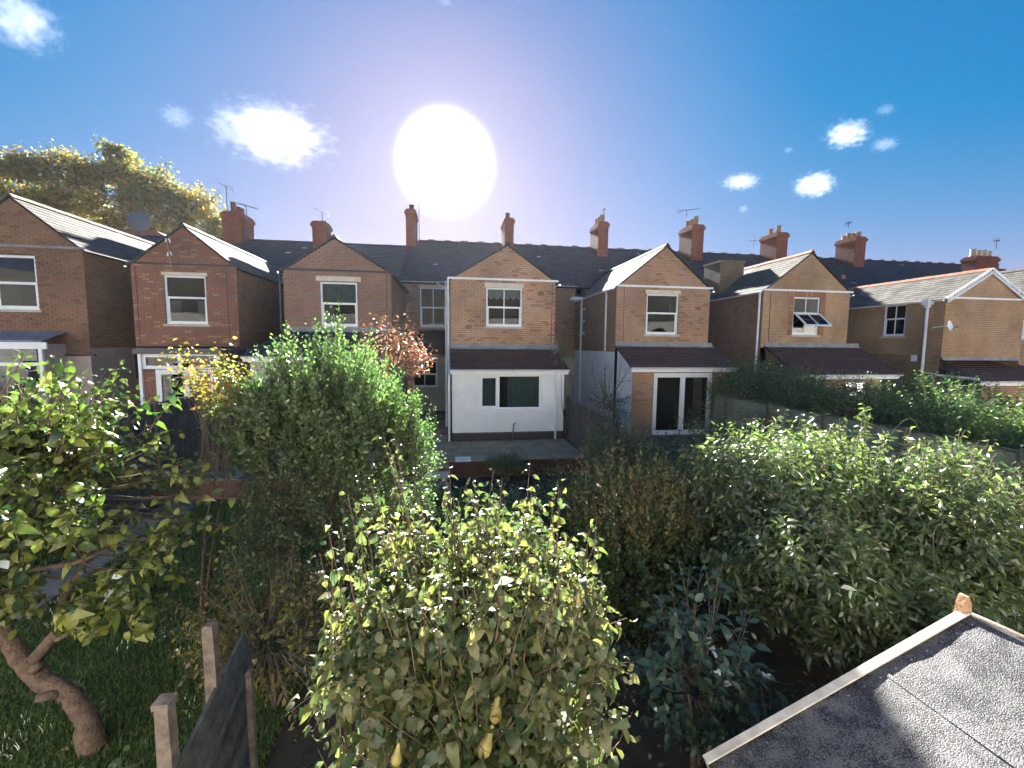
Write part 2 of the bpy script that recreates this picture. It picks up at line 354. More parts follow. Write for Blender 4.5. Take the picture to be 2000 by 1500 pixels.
def cutrows(w0, w1, ul, ur, holes, bh=.075):
    """ul, ur functions of w; holes (ua,ub,wa,wb)"""
    rows = []; k = 0; w = w0
    while w+bh <= w1+.001:
        a, b = max(ul(w), ul(w+bh)), min(ur(w), ur(w+bh)); segs = [(a, b)] if b-a > .05 else []
        for h in holes:
            if h[2] < w+bh-.012 and h[3] > w+.012:
                ns = []
                for s in segs:
                    if h[1] <= s[0] or h[0] >= s[1]: ns.append(s); continue
                    if h[0] > s[0]: ns.append((s[0], h[0]))
                    if h[1] < s[1]: ns.append((h[1], s[1]))
                segs = ns
        rows.append((w, segs)); w += bh; k += 1
    return rows
def wallplane(F, u0, u1, w0, w1, holes, mb, rev=.11, n=0, poly=None):
    us = sorted({u0, u1, *[h[0] for h in holes], *[h[1] for h in holes]}); ws = sorted({w0, w1, *[h[2] for h in holes], *[h[3] for h in holes]})
    us = [u for u in us if u0 <= u <= u1]; ws = [w for w in ws if w0 <= w <= w1]
    for i in range(len(us)-1):
        for k in range(len(ws)-1):
            cu, cw = (us[i]+us[i+1])/2, (ws[k]+ws[k+1])/2
            if any(h[0] < cu < h[1] and h[2] < cw < h[3] for h in holes): continue
            mb.quad(F(us[i], n, ws[k]), F(us[i+1], n, ws[k]), F(us[i+1], n, ws[k+1]), F(us[i], n, ws[k+1]))
    for a, b, c, d in holes:
        mb.quad(F(a, n, c), F(a, n-rev, c), F(a, n-rev, d), F(a, n, d)); mb.quad(F(b, n-rev, c), F(b, n, c), F(b, n, d), F(b, n-rev, d))
        mb.quad(F(a, n, d), F(a, n-rev, d), F(b, n-rev, d), F(b, n, d)); mb.quad(F(a, n-rev, c), F(a, n, c), F(b, n, c), F(b, n-rev, c))
    if poly: mb.add([F(u, n, w) for u, w in poly], [tuple(range(len(poly)))])
def brickwall(house, name, F, u0, u1, w0, w1, holes, m, mortar, singles=0, gable=None, rev=.11):
    """gable: (u_apex, w_apex) or None. Returns the wall part"""
    mb = MB(); poly = [(u0, w1), (u1, w1), gable] if gable else None
    wallplane(F, u0, u1, w0, w1, holes, mb, rev, 0, poly)
    o = mb.build(name, mortar, house)
    top = gable[1] if gable else w1
    def ul(w): return u0 if (w <= w1 or not gable) else u0+(w-w1)/(gable[1]-w1)*(gable[0]-u0)
    def ur(w): return u1 if (w <= w1 or not gable) else u1+(w-w1)/(gable[1]-w1)*(gable[0]-u1)
    laybricks(o, F, cutrows(w0, top, ul, ur, holes), m, singles)
    return o
# ---- windows
def window(house, F, u0, u1, w0, w1, style='transom', split=.55, n=-.07, bars=0, curtain=None, fr=.055, fm=None, sill=True, lintel=None, sillm=None, name='window', glass=None, open_=False):
    fm = fm or WHITE; glass = glass or GLASS
    mb = MB(); G = lambda a, b, c: F(a, b, c)
    def rail(a, b, c, d, t=.06, nn=n): mb.box(a, b, nn-t/2, nn+t/2, c, d, F=G)
    rail(u0, u0+fr, w0, w1); rail(u1-fr, u1, w0, w1); rail(u0+fr, u1-fr, w0, w0+fr); rail(u0+fr, u1-fr, w1-fr, w1)
    panes = []; gb = MB(); ng = False
    def bar(a, b, c, d):
        nonlocal ng; ng = True; gb.box(a, b, n-.02, n+.018, c, d, F=G)
    if style == 'transom':
        wm = w0+(w1-w0)*split; rail(u0+fr, u1-fr, wm-fr*.55, wm+fr*.55, .065)
        # lower sash has its own frame
        s = fr*.7
        rail(u0+fr, u0+fr+s, w0+fr, wm-fr*.55, .03, n-.012); rail(u1-fr-s, u1-fr, w0+fr, wm-fr*.55, .03, n-.012)
        rail(u0+fr+s, u1-fr-s, w0+fr, w0+fr+s, .03, n-.012)
        panes = [(u0+fr+s, u1-fr-s, w0+fr+s, wm-fr*.55), (u0+fr, u1-fr, wm+fr*.55, w1-fr)]
        if bars:
            um = (u0+u1)/2
            bar(um-.014, um+.014, w0+fr+s, wm-fr*.55)
            bar(um-.014, um+.014, wm+fr*.55, w1-fr)
    elif style == 'side':      # narrow casement at the left of a wide fixed light
        um = u0+(u1-u0)*split; rail(um-fr*.6, um+fr*.6, w0+fr, w1-fr, .065)
        s = fr*.9
        rail(u0+fr, u0+fr+s, w0+fr, w1-fr, .045, n+.01); rail(um-fr*.6-s, um-fr*.6, w0+fr, w1-fr, .045, n+.01)
        rail(u0+fr+s, um-fr*.6-s, w0+fr, w0+fr+s, .045, n+.01); rail(u0+fr+s, um-fr*.6-s, w1-fr-s, w1-fr, .045, n+.01)
        panes = [(u0+fr+s, um-fr*.6-s, w0+fr+s, w1-fr-s), (um+fr*.6, u1-fr, w0+fr, w1-fr)]
    elif style == 'doors':
        um = (u0+u1)/2; s = fr*1.3
        for a, b in ((u0+fr, um), (um, u1-fr)):
            rail(a+.002, a+s, w0+fr, w1-fr, .05, n+.004); rail(b-s, b-.002, w0+fr, w1-fr, .05, n+.004); rail(a+s, b-s, w0+fr, w0+fr+s, .05, n+.004); rail(a+s, b-s, w1-fr-s, w1-fr, .05, n+.004)
            panes.append((a+s, b-s, w0+fr+s, w1-fr-s))
    o = mb.build(name, fm, house)
    for a, b, c, d in panes:
        p = MB(); p.box(a, b, n-.012, n-.004, c, d, F=G); p.build('pane', glass, o)
    if ng: gb.build('glazing_bar', fm, o)
    if sill:
        p = MB(); p.box(u0-.07, u1+.07, -.1, .045, w0-.075, w0-.004, F=G); p.build('sill', sillm or STONE, o)
    if lintel:
        p = MB(); p.box(u0-.06, u1+.06, -.09, .014, w1+.004, w1+lintel, F=G); p.build('lintel', CREAM, o)
    for cu in (curtain or []):
        a, b, c, d, cm = cu; p = MB(); k = 14; z = n-.09
        for i in range(k):
            ua, ub = u0+(u1-u0)*(a+(b-a)*i/k), u0+(u1-u0)*(a+(b-a)*(i+1)/k); da, db = (.02 if i % 2 else -.02), (-.02 if i % 2 else .02)
            p.quad(F(ua, z+da, w0+(w1-w0)*c), F(ub, z+db, w0+(w1-w0)*c), F(ub, z+db, w0+(w1-w0)*d), F(ua, z+da, w0+(w1-w0)*d))
        p.build('curtain', cm, o)
    # the room behind
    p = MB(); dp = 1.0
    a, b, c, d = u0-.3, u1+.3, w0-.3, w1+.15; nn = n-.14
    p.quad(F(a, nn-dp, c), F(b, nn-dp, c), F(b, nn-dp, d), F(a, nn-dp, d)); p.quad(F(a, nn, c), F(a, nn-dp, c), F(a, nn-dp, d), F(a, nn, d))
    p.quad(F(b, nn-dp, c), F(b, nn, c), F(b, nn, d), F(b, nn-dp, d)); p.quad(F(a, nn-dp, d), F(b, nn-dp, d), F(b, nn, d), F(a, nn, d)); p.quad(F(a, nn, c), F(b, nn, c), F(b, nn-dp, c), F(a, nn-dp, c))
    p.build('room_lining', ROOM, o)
    return o
# ---- tiled roofs: F.O lower-left corner, U along the eaves, W up the slope, N out of the slope
def tiles(parent, F, Wd, Ln, m, tw=.25, course=.2, th=.012, singles=0, name='slate', um0=None, um1=None, gap=.006, jit=.0035):
    um0 = um0 or (lambda w: 0); um1 = um1 or (lambda w: Wd)
    full = []; rest = []; k = 0; w = 0
    while w < Ln-.02:
        off = (tw/2 if k % 2 else 0); a0, b0 = um0(w+course*.5), um1(w+course*.5); u = a0-off if off else a0
        while u < b0-.01:
            a, b = max(u+gap/2, a0), min(u+tw-gap/2, b0); c = min(course, Ln-w)
            if b-a > .03: (full if (b-a > tw-gap-.002 and c > course-.01) else rest).append((a, b, w, c))
            u += tw
        w += course; k += 1
    full.sort(key=lambda q: (F(q[0], 0, q[2])-Vector(CAM)).length); rest += full[singles:]; full = full[:singles]
    if full:
        key = (name, round(tw, 3), round(course, 3), m.name)
        if key not in _unit:
            mb = MB(); L = course+.03; mb.add([(0, -.004, 0), (tw-gap, -.004, 0), (0, th*1.9, 0), (tw-gap, th*1.9, 0), (0, -.012, L), (tw-gap, -.012, L), (0, 0.0, L), (tw-gap, 0.0, L)], [(0, 1, 3, 2), (4, 6, 7, 5), (2, 3, 7, 6), (1, 5, 7, 3), (0, 2, 6, 4), (0, 4, 5, 1)])
            _unit[key] = mb.mesh(name, m)
        for a, b, w, c in full:
            mm = F.mat(a, random.uniform(0, .003), w+random.uniform(-.004, .004)) @ Matrix.Rotation(random.uniform(-.012, .012), 4, 'Y')
            put(name, _unit[key], parent, mm)
    if rest:
        A = np.array(rest); n = len(A); U0, U1, W0 = A[:, 0], A[:, 1], A[:, 2]+rng.uniform(-.006, .006, len(A)); W1 = W0+A[:, 3]+.02
        lo = th*1.9+rng.uniform(-jit, jit, n); bk = np.full(n, -.004); hi = np.zeros(n)
        O, Uv, Nv, Wv = (np.array(x) for x in (F.O, F.U, F.N, F.W)); V = np.empty((n, 8, 3))
        for i, (uu, nn, ww) in enumerate([(U0, bk, W0), (U1, bk, W0), (U0, lo, W0), (U1, lo, W0), (U0, bk-.01, W1), (U1, bk-.01, W1), (U0, hi, W1), (U1, hi, W1)]):
            V[:, i] = O+uu[:, None]*Uv+nn[:, None]*Nv+ww[:, None]*Wv
        fc = np.array([(0, 1, 3, 2), (2, 3, 7, 6), (1, 5, 7, 3), (0, 2, 6, 4)])
        me = npmesh(name, V.reshape(-1, 3), (np.arange(n)[:, None, None]*8+fc[None]).reshape(-1, 4), m, np.repeat(rng.random(n), 8))
        put('tile_courses', me, parent, kind='stuff')
def ridgemesh(name, L, m, crest=False):
    key = (name, L, m.name, crest)
    if key not in _unit:
        mb = MB(); pts = [(0, -.12, -.07), (0, -.045, .025), (0, 0, .045), (0, .045, .025), (0, .12, -.07), (0, .1, -.085), (0, 0, .02), (0, -.1, -.085)]
        mb.prism(pts, (L-.012, 0, 0))
        if crest:
            for i in range(3): x = L*(.2+.3*i); mb.tube([(x, 0, .03), (x, 0, .075), (x, 0, .105), (x, 0, .125)], [.03, .05, .045, .02], 6)
            mb.box(L*.1, L*.9, -.02, .02, .02, .06)
        _unit[key] = mb.mesh(name, m)
    return _unit[key]
def ridge(parent, p0, p1, m, L=.45, crest=0):
    p0, p1 = Vector(p0), Vector(p1); d = p1-p0; n = max(1, int(d.length/L)); L2 = round(d.length/n, 4); d.normalize()
    y = Vector((0, 0, 1)).cross(d).normalized(); z = d.cross(y)
    for i in range(n):
        mm = Matrix((d, y, z)).transposed().to_4x4(); mm.translation = p0+d*L2*i+Vector((0, 0, random.uniform(-.004, .006)))
        put('ridge_tile', ridgemesh('ridge_tile', L2, m, bool(crest) and i % crest == 0), parent, mm)
def downpipe(house, pts, r=.034, m=None, name='downpipe', clips=True):
    mb = MB(); mb.tube(pts, r, 8)
    o = mb.build(name, m or WPIPE, house, smooth=False); return o
def gutter(house, a, b, m, r=.05):
    mb = MB(); a, b = Vector(a), Vector(b); d = (b-a).normalized(); s = d.cross(Vector((0, 0, 1))).normalized(); k = 6; vs = []
    for p in (a, b):
        for rr in (r, r*.8):
            for i in range(k+1): q = math.pi*i/k; vs.append(p+s*math.cos(q)*rr-Vector((0, 0, 1))*math.sin(q)*rr)
    n = k+1; fs = [(i, i+1, 2*n+i+1, 2*n+i) for i in range(k)]+[(n+i+1, n+i, 3*n+i, 3*n+i+1) for i in range(k)]+[(0, 2*n, 3*n, n), (k, n+k, 3*n+k, 2*n+k)]+[(i, n+i, n+i+1, i+1) for i in range(k)]+[(2*n+i+1, 3*n+i+1, 3*n+i, 2*n+i) for i in range(k)]
    mb.add(vs, fs); return mb.build('gutter', m, house)

# ------------------------------------------------------------------ setting
g = MB(); g.quad((-900, -700, -.5), (900, -700, -.5), (900, 1200, -.5), (-900, 1200, -.5)); tag(g.build('ground', SOIL), kind='structure')
GY = 11.55
g = MB(); g.box(-60, 60, GY+.115, 60, -.49, -.02); g.box(-7.2, -2.35, 10.62, GY+.11, -.49, -.02)
tag(g.build('raised_ground', mat('packed_earth', (.09, .08, .06), .95, .5, 12, .3, 3)), kind='structure')
# lawns
LAWN = mat('lawn_turf', (.04, .075, .02), .95, .8, 60, .35, 3)
g = MB(); g.quad((-5.55, -1, -.492), (-1.65, -1, -.492), (-1.65, 10.5, -.492), (-5.55, 10.5, -.492)); tag(g.build('lawn', LAWN), kind='structure')

# ------------------------------------------------------------------ houses
YF, YE, YM, YR, YB = 15.4, 14.0, 20.6, 27.0, 33.4
def house(tagname, label, xl, xr, eave, apex, px0, px1, brick, wins, roofm, hgt_r, mainm, crest, mortar=MORTARP, yf=YF, bandm=WHITE, sidem=None, left_side=True, right_side=True, side_holes=None, ridgem=RIDGED, mainbrick=None, zbase=0, singles=300, front_low=None):
    """outrigger xl..xr with its gable towards us, main range px0..px1 behind it"""
    H = empty('terraced_house', ((xl+xr)/2, yf, 0), label, 'house', 'terraced houses with gabled rear wings')
    F = front(0, yf); sidem = sidem or BR['side']
    holes = [(w['x0'], w['x1'], w['z0'], w['z1']) for w in wins]
    ax, az = apex
    z0 = front_low if front_low is not None else zbase
    wall = brickwall(H, 'wall', F, xl, xr, z0, eave, holes, brick, mortar, singles, (ax, az-.03))
    # side walls
    Ls = YM-yf
    for sx, Fx, vis in ((xl, leftw(xl, YM), left_side), (xr, rightw(xr, yf), right_side)):
        hs = (side_holes or {}).get('l' if sx == xl else 'r', [])
        zs = 2.98
        if vis: brickwall(H, 'side_wall', Fx, 0, Ls, zs, eave, hs, sidem, mortar, 0)
        else:
            mb = MB(); wallplane(Fx, 0, Ls, zs, eave, [], mb); mb.build('side_wall', mortar, H)
        mb = MB(); wallplane(Fx, 0, Ls, 0, zs, [], mb, n=.006); mb.build('rendered_wall', RENDERG if hgt_r == 'g' else RENDERW if hgt_r == 'w' else BRST, H)
    # wing roof
    for sgn, xe in ((-1, xl), (1, xr)):
        run = abs(ax-xe); rise = az-eave; L0 = math.hypot(run, rise); ov = .14
        dirv = Vector(((ax-xe), 0, rise)).normalized(); nrm = Vector((-dirv.z*(1 if ax > xe else -1), 0, abs(dirv.x)))
        O = Vector((xe, 0, eave))-dirv*ov
        ylen = YM+2.2-(yf-.05)
        if sgn < 0: Fr = Frame((O.x, YM+2.2, O.z), (0, -1, 0), nrm, dirv)
        else: Fr = Frame((O.x, yf-.05, O.z), (0, 1, 0), nrm, dirv)
        mb = MB(); mb.box(0, ylen, -.05, -.012, 0, L0+ov, F=Fr); ro = mb.build('roof', UNDER, H)
        tiles(ro, Fr, ylen, L0+ov, roofm, .3, .2, th=.007, gap=.001, jit=.001)
        gm = WPIPE if bandm is WHITE else DARKP
        gutter(H, (O.x+sgn*.03, yf-.03, O.z-.01), (O.x+sgn*.03, YM-.1, O.z-.01), gm)
    ridge(ro, (ax, yf-.05, az+.03), (ax, YM+1.8, az+.03), ridgem, .45)
    # band under the gable and verge strips
    mb = MB(); mb.box(xl-.1, xr+.1, yf-.055, yf-.012, eave-.03, eave+.035); mb.build('gable_band', bandm, H)
    for xe in (xl, xr):
        s = 1 if xe < ax else -1; d = Vector((ax-xe, 0, az-eave)).normalized()
        a = Vector((xe, yf-.05, eave))-d*.12; b = Vector((ax, yf-.05, az)); nn = Vector((-d.z*s, 0, abs(d.x)))
        mb = MB(); mb.prism([a-nn*.05, b-nn*.05, b-nn*.005, a-nn*.005], (0, .035, 0)); mb.build('verge', mortar, H)
    for w in wins:
        window(H, F, w['x0'], w['x1'], w['z0'], w['z1'], **w.get('k', {}))
    # main range
    ez, rz = 6.12, mainm[1]; mt = mainm[0]
    mbk = mainbrick or brick
    mb = MB(); Fm = front(0, YM)
    mh = [(w['x0'], w['x1'], w['z0'], w['z1']) for w in mainm[2]]
    ga, gb_ = (px0, xl) if xl > px0+.4 else (xr, px1)
    if gb_-ga > .2:
        brickwall(H, 'rear_wall', Fm, ga, gb_, 2.6, ez, mh, mbk, mortar, 0)
        mb = MB(); wallplane(Fm, ga, gb_, 0, 2.6, [h for h in mh if h[3] < 2.62], mb, n=.006); mb.build('ground_floor_wall', RENDERC, H)
        gutter(H, (ga, YM-.12, ez-.02), (gb_, YM-.12, ez-.02), WPIPE)
    for w in mainm[2]: window(H, Fm, w['x0'], w['x1'], w['z0'], w['z1'], **w.get('k', {}))
    dirv = Vector((0, YR-YM, rz-ez)).normalized(); L0 = math.hypot(YR-YM, rz-ez); nrm = Vector((0, -dirv.z, dirv.y))
    Fr = Frame(Vector((px0, YM, ez))-dirv*.2, (1, 0, 0), nrm, dirv)
    mb = MB(); mb.box(0, px1-px0, -.05, -.012, 0, L0+.2, F=Fr)
    mb.prism([(px0, YR, rz-.05), (px0, YB, ez-.05), (px0, YB, ez-.1), (px0, YR, rz-.1)], (px1-px0, 0, 0))
    mb.prism([(px0, YM+.02, 0), (px0, YM+.02, ez-.05), (px0, YR, rz-.06), (px0, YB-.2, ez-.05), (px0, YB-.2, 0)], (.1, 0, 0))
    mb.prism([(px1-.1, YM+.02, 0), (px1-.1, YM+.02, ez-.05), (px1-.1, YR, rz-.06), (px1-.1, YB-.2, ez-.05), (px1-.1, YB-.2, 0)], (.099, 0, 0))
    mb.box(px0, px1, YB-.2, YB-.1, 0, ez)
    ro = mb.build('main_roof', UNDER, H)
    if mt is TILED: tiles(ro, Fr, px1-px0, L0+.2, mt, .33, .31, th=.02, name='roof_tile')
    else: tiles(ro, Fr, px1-px0, L0+.2, mt, .25, .2)
    ridge(ro, (px0, YR, rz+.04), (px1, YR, rz+.04), RIDGED, .5, crest)
    return H
def X(px, py, Y): return atY(px, py, Y).x
def Zp(px, py, Y): return atY(px, py, Y).z
def leanto(H, xa, xb, ra, rb, ztop, zg, ye=YE, wallm=None, tm=TILEB, hipl=0, tw=.33, course=.26):
    """roof of the single-storey addition: eaves at ye-.15, top against the wing"""
    Y0, Y1 = ye-.16, YF-.01
    d = Vector((0, Y1-Y0, ztop-zg)).normalized(); L = math.hypot(Y1-Y0, ztop-zg); n = Vector((0, -d.z, d.y))
    Fr = Frame((ra, Y0, zg+.05), (1, 0, 0), n, d)
    mb = MB(); mb.add([Fr(u, q, w) for q in (-.06, -.015) for u, w in ((0, 0), (rb-ra, 0), (rb-ra, L), (hipl, L))], [(3, 2, 1, 0), (4, 5, 6, 7), (0, 1, 5, 4), (1, 2, 6, 5), (2, 3, 7, 6), (3, 0, 4, 7)])
    ro = mb.build('lean_to_roof', UNDER, H)
    tiles(ro, Fr, rb-ra, L, tm, tw, course, th=.016, singles=300, name='roof_tile', um0=lambda w: hipl*w/L)
    mb = MB(); mb.box(ra+hipl, rb, YF-.05, YF-.012, ztop+.02, ztop+.17); mb.box(ra+hipl, rb, YF-.16, YF-.02, ztop+.0, ztop+.035); mb.build('lead_flashing', LEAD, H)
    mb = MB(); mb.box(ra, rb, Y0+.02, Y0+.045, zg-.13, zg-.0); mb.build('fascia', WHITE, H)
    gutter(H, (ra-.02, Y0-.045, zg+.03), (rb+.02, Y0-.045, zg+.03), WPIPE, .055)
    return ro
def w_(x0, x1, z0, z1, **k): return dict(x0=x0, x1=x1, z0=z0, z1=z1, k=k)

# house 1 (far left)
h1 = house('h1', 'brown brick house cut off by the left edge, with a tall weathered slate roof', -14.95, -11.3, 6.07, (-13.12, 7.56), -18.5, -12.2, BR['h1'],
  [w_(-13.8, -12.6, 4.15, 5.8, style='transom', split=.49, lintel=None, fr=.07)], SLATEL, 'g', (SLATE, 9.0, []), 0, MORTAR, bandm=LEAD, front_low=2.78, ridgem=mat('lichen_ridge', (.2, .15, .11), .85, .3, 30, .35, 4))
mb = MB(); wallplane(front(0, YF), -14.95, -11.3, 0, 2.74, [], mb, n=.005); mb.build('rendered_wall', RENDERG, h1)
mb = MB(); mb.box(-12.1, -11.15, YF-.09, YF+.02, 2.72, 2.78); mb.build('ledge', DARKP, h1)
mb = MB(); mb.prism([(-15, YF-.01, 3.5), (-15, 14.5, 3.2), (-15, 14.5, 3.16), (-15, YF-.01, 3.46)], (3.1, 0, 0)); mb.build('lean_to_roof', LEAD, h1)
mb = MB(); mb.box(-15, -11.75, 14.46, 14.52, 2.95, 3.15); mb.build('fascia', WHITE, h1)
for xx in (-14.9, -13.5, -12.05): mb = MB(); mb.box(xx, xx+.1, 14.55, 14.62, 0, 2.95); mb.build('post', WHITE, h1)
mb = MB(); mb.box(-14.9, -12.0, 14.545, 14.6, 2.45, 2.55); mb.box(-14.9, -12.0, 14.545, 14.6, 0.0, .6); mb.build('transom', WHITE, h1)
for xx in (-14.8, -13.4):
    mb = MB(); mb.box(xx, xx+1.28, 14.58, 14.59, .6, 2.95); mb.build('pane', GLASS, h1)
mb = MB(); mb.box(-11.98, -11.96, 14.6, YF-.02, 0, 3.1); mb.build('end_panel', RENDERG, h1)
# house 2
h2 = house('h2', 'red brick house with a large white sash window above white french doors', -9.98, -6.9, 5.68, (-8.42, 6.93), -12.2, -7.3, BR['h2'],
  [w_(-9.06, -7.83, 3.78, 5.33, style='transom', split=.55, lintel=.11, curtain=[(.0, .3, 0, .5, CURT), (.7, 1, 0, .5, CURT)])], SLATEL, 'g', (SLATE, 9.05, []), 0, MORTAR, bandm=DARKP, front_low=3.05, mainbrick=BR['h3'])
for xx in (-9.86, -7.2):
    mb = MB(); mb.box(xx, xx+.02, YF-.022, YF-.008, 3.1, 5.6); mb.build('cable', DARKP, h2)
# garden room of house 2
Fg = front(0, YE-.1)
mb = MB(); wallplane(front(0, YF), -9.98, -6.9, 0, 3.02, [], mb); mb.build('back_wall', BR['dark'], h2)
mb = MB(); mb.box(-9.0, -6.75, YE-.25, YF-.01, 2.92, 3.0); mb.build('flat_roof', LEAD, h2)
mb = MB(); mb.box(-9.02, -6.72, YE-.29, YE-.26, 2.84, 2.99); mb.build('fascia', DARKP, h2)
window(h2, Fg, -8.88, -6.85, 2.4, 2.84, style='side', split=.5, fr=.05, sill=False, name='top_light', n=-.02)
window(h2, Fg, -8.55, -6.95, .05, 2.38, style='doors', fr=.06, sill=False, name='french_doors', n=-.02)
brickwall(h2, 'side_pier', Fg, -8.86, -8.56, 0, 2.39, [], BR['h2'], MORTAR, 0)
mb = MB(); mb.box(-8.95, -8.87, YE-.18, YE-.1, 0, 2.86); mb.build('corner_post', WHITE, h2)
mb = MB(); wallplane(rightw(-6.82, YE-.1), 0, YF-YE+.1, 0, 2.9, [], mb); mb.build('end_wall', RENDERG, h2)
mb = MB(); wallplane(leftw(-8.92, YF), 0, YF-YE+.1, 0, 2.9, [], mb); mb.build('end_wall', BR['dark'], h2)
# house 3
h3 = house('h3', 'mottled pink brick house with dark blue hipped tile roof on its addition', -5.45, -1.98, 5.65, (-3.8, 6.77), -7.3, -2.3, BR['h3'],
  [w_(-4.3, -3.1, 3.78, 5.27, style='transom', split=.52, lintel=None, curtain=[(.05, .32, 0, .5, CURT), (0, 1, .52, 1, BLIND)])], SLATEL, 'g', (TILED, 9.05, []), 0, MORTAR, bandm=DARKP, front_low=3.5)
mb = MB(); mb.box(-4.42, -2.97, YF-.014, YF+.1, 5.3, 5.46); mb.build('lintel', CREAM, h3)
leanto(h3, -6.0, -2.0, -6.15, -1.9, 3.58, 2.75, ye=YE, tm=TILED, hipl=.75, tw=.33, course=.16)
mb = MB(); wallplane(front(0, YE), -6.0, -2.0, 0, 2.7, [(-5.6, -3.6, .05, 2.2)], mb); wallplane(leftw(-6.0, YF), 0, YF-YE, 0, 2.7, [], mb); wallplane(rightw(-2.0, YE), 0, YF-YE, 0, 2.9, [], mb); mb.build('rendered_wall', RENDERC, h3)
window(h3, front(0, YE), -5.6, -3.6, .05, 2.2, style='doors', sill=False, name='patio_doors')
mb = MB(); mb.prism([(-6.15, YE-.14, 2.8), (-5.4, YF-.01, 3.62), (-5.4, YF-.01, 3.5), (-6.15, YF-.01, 2.75)], (-.02, 0, 0)); mb.build('hip_end', RENDERC, h3)
downpipe(h3, [(-5.55, YF-.06, 5.55), (-5.55, YF-.06, 3.6)], .03, DARKP)
# house 4 (centre, white addition)
up4 = w_(1.33, 2.63, 3.86, 5.24, style='transom', split=.5, bars=1, lintel=.17, sill=True)
h4 = house('h4', 'buff brick house with lace curtained window above a white rendered lean-to', .06, 3.86, 5.53, (2.1, 6.78), -2.3, 3.72, BR['h4'],
  [up4], SLATE, 'w', (SLATE, 9.42, [w_(-1.33, -.12, 4.0, 5.85, style='transom', split=.5, bars=1, sill=True, lintel=.12, curtain=[(0, 1, 0, 1, mat('ochre_curtain', (.4, .28, .1), .9, var=.3, vscale=5))]), w_(-1.75, -.55, 1.15, 2.4, style='transom', split=.5, bars=1)]), 2, MORTARP, front_low=3.1)
mb = MB(); mb.box(-2.2, 0, YM-.05, YM-.01, 2.72, 3.85); mb.build('slate_grey_panel', SLATE, h4)  # plain blue-grey panel across the rear wall below the upper window
# lace pelmet, scalloped
for pa in (1.4, 1.99):
    mb = MB(); k = 18; vs = []
    for i in range(k+1):
        u = pa+.57*i/k; dz = .26+.1*abs(math.sin(i/k*math.pi*2.5)); y = YF+.1+.008*(i % 2); vs += [(u, y, 5.19), (u, y, 5.19-dz)]
    mb.add(vs, [(2*i, 2*i+1, 2*i+3, 2*i+2) for i in range(k)]); mb.build('lace_curtain', NET, h4)
leanto(h4, .1, 3.87, .04, 3.98, 3.05, 2.36)
Fe = front(0, YE)
mb = MB(); hole = (.98, 3.08, 1.05, 2.21)
wallplane(Fe, .1, 3.87, .28, 2.34, [hole], mb); wallplane(rightw(3.87, YE), 0, YF-YE, .28, 2.34, [], mb); wallplane(leftw(.1, YF), 0, YF-YE, .28, 2.34, [], mb)
mb.add([(3.87, YE, 2.34), (3.87, YF, 2.34), (3.87, YF, 3.0)], [(0, 1, 2)]); mb.add([(.1, YE, 2.34), (.1, YF, 3.0), (.1, YF, 2.34)], [(0, 1, 2)])
mb.quad((.1, YE, .28), (.1, YF, .28), (3.87, YF, .28), (3.87, YE, .28))
mb.build('rendered_wall', RENDERW, h4)
window(h4, Fe, *hole, style='side', split=.31, fr=.06, sillm=WHITE, curtain=[(.0, .3, 0, 1, BLIND), (.46, 1, 0, 1, BLIND)])
pl = MB(); wallplane(front(0, YE+.03), .12, 3.85, 0, .28, [], pl); pl = pl.build('plinth', MORTAR, h4)
laybricks(pl, front(0, YE+.03), cutrows(0, .28, lambda w: .12, lambda w: 3.85, []), BR['dark'], 60)
mb = MB(); wallplane(rightw(3.85, YE+.03), 0, YF-YE-.05, 0, .28, [], mb); mb.build('plinth', BR['dark'], h4)
mb = MB(); mb.box(3.55, 3.83, YE-.02, YE-.001, 2.24, 2.33); mb.build('soffit_box', WHITE, h4)
downpipe(h4, [(3.58, YE-.2, 2.38), (3.58, YE-.06, 2.2), (3.58, YE-.06, .02)], .035)
downpipe(h4, [(-.02, YF-.1, 5.5), (-.02, YF-.06, 5.3), (-.02, YF-.06, 2.6), (-.0, YE-.08, 2.2), (-.0, YE-.08, .02)], .035)
downpipe(h4, [(-.1, 16.6, 5.45), (-.1, 16.5, 5.2), (-.1, 16.5, .02)], .04)
mb = MB(); mb.tube([(-.55, YM-.1, 6.05), (-.3, 18, 5.6), (-.12, 16.6, 5.3)], .03, 6); mb.build('waste_pipe', WPIPE, h4)
# house 5
h5 = house('h5', 'tan brick house with brown tiled lean-to above white patio doors', 6.22, 10.0, 5.45, (8.15, 7.0), 3.72, 9.75, BR['h5'],
  [w_(7.42, 8.72, 3.66, 5.18, style='transom', split=.53, lintel=.15)], SLATEL, 'w', (SLATE, 9.42, []), 2, MORTARP, front_low=3.1, side_holes={'l': [(.75, 1.5, 3.75, 4.95)]})
window(h5, leftw(6.22, YM), .75, 1.5, 3.75, 4.95, style='transom', split=.5, bars=0)
leanto(h5, 6.32, 9.86, 6.22, 10.18, 3.18, 2.44)
brickwall(h5, 'lean_to_wall', Fe, 6.32, 9.86, 0, 2.33, [(7.12, 9.37, .05, 2.27)], BR['h5'], MORTARP, 200)
window(h5, Fe, 7.12, 9.37, .05, 2.27, style='doors', fr=.07, sill=False, name='patio_doors', curtain=[(.72, .88, 0, 1, CURT)])
mb = MB(); wallplane(leftw(6.32, YF), 0, YF-YE, 0, 2.35, [], mb); mb.add([(6.32, YE, 2.35), (6.32, YF, 3.1), (6.32, YF, 2.35)], [(0, 1, 2)]); mb.build('rendered_wall', RENDERW, h5)
mb = MB(); wallplane(rightw(9.86, YE), 0, YF-YE, 0, 2.35, [], mb); mb.add([(9.86, YE, 2.35), (9.86, YF, 2.35), (9.86, YF, 3.1)], [(0, 1, 2)]); mb.build('end_wall', BRST, h5)
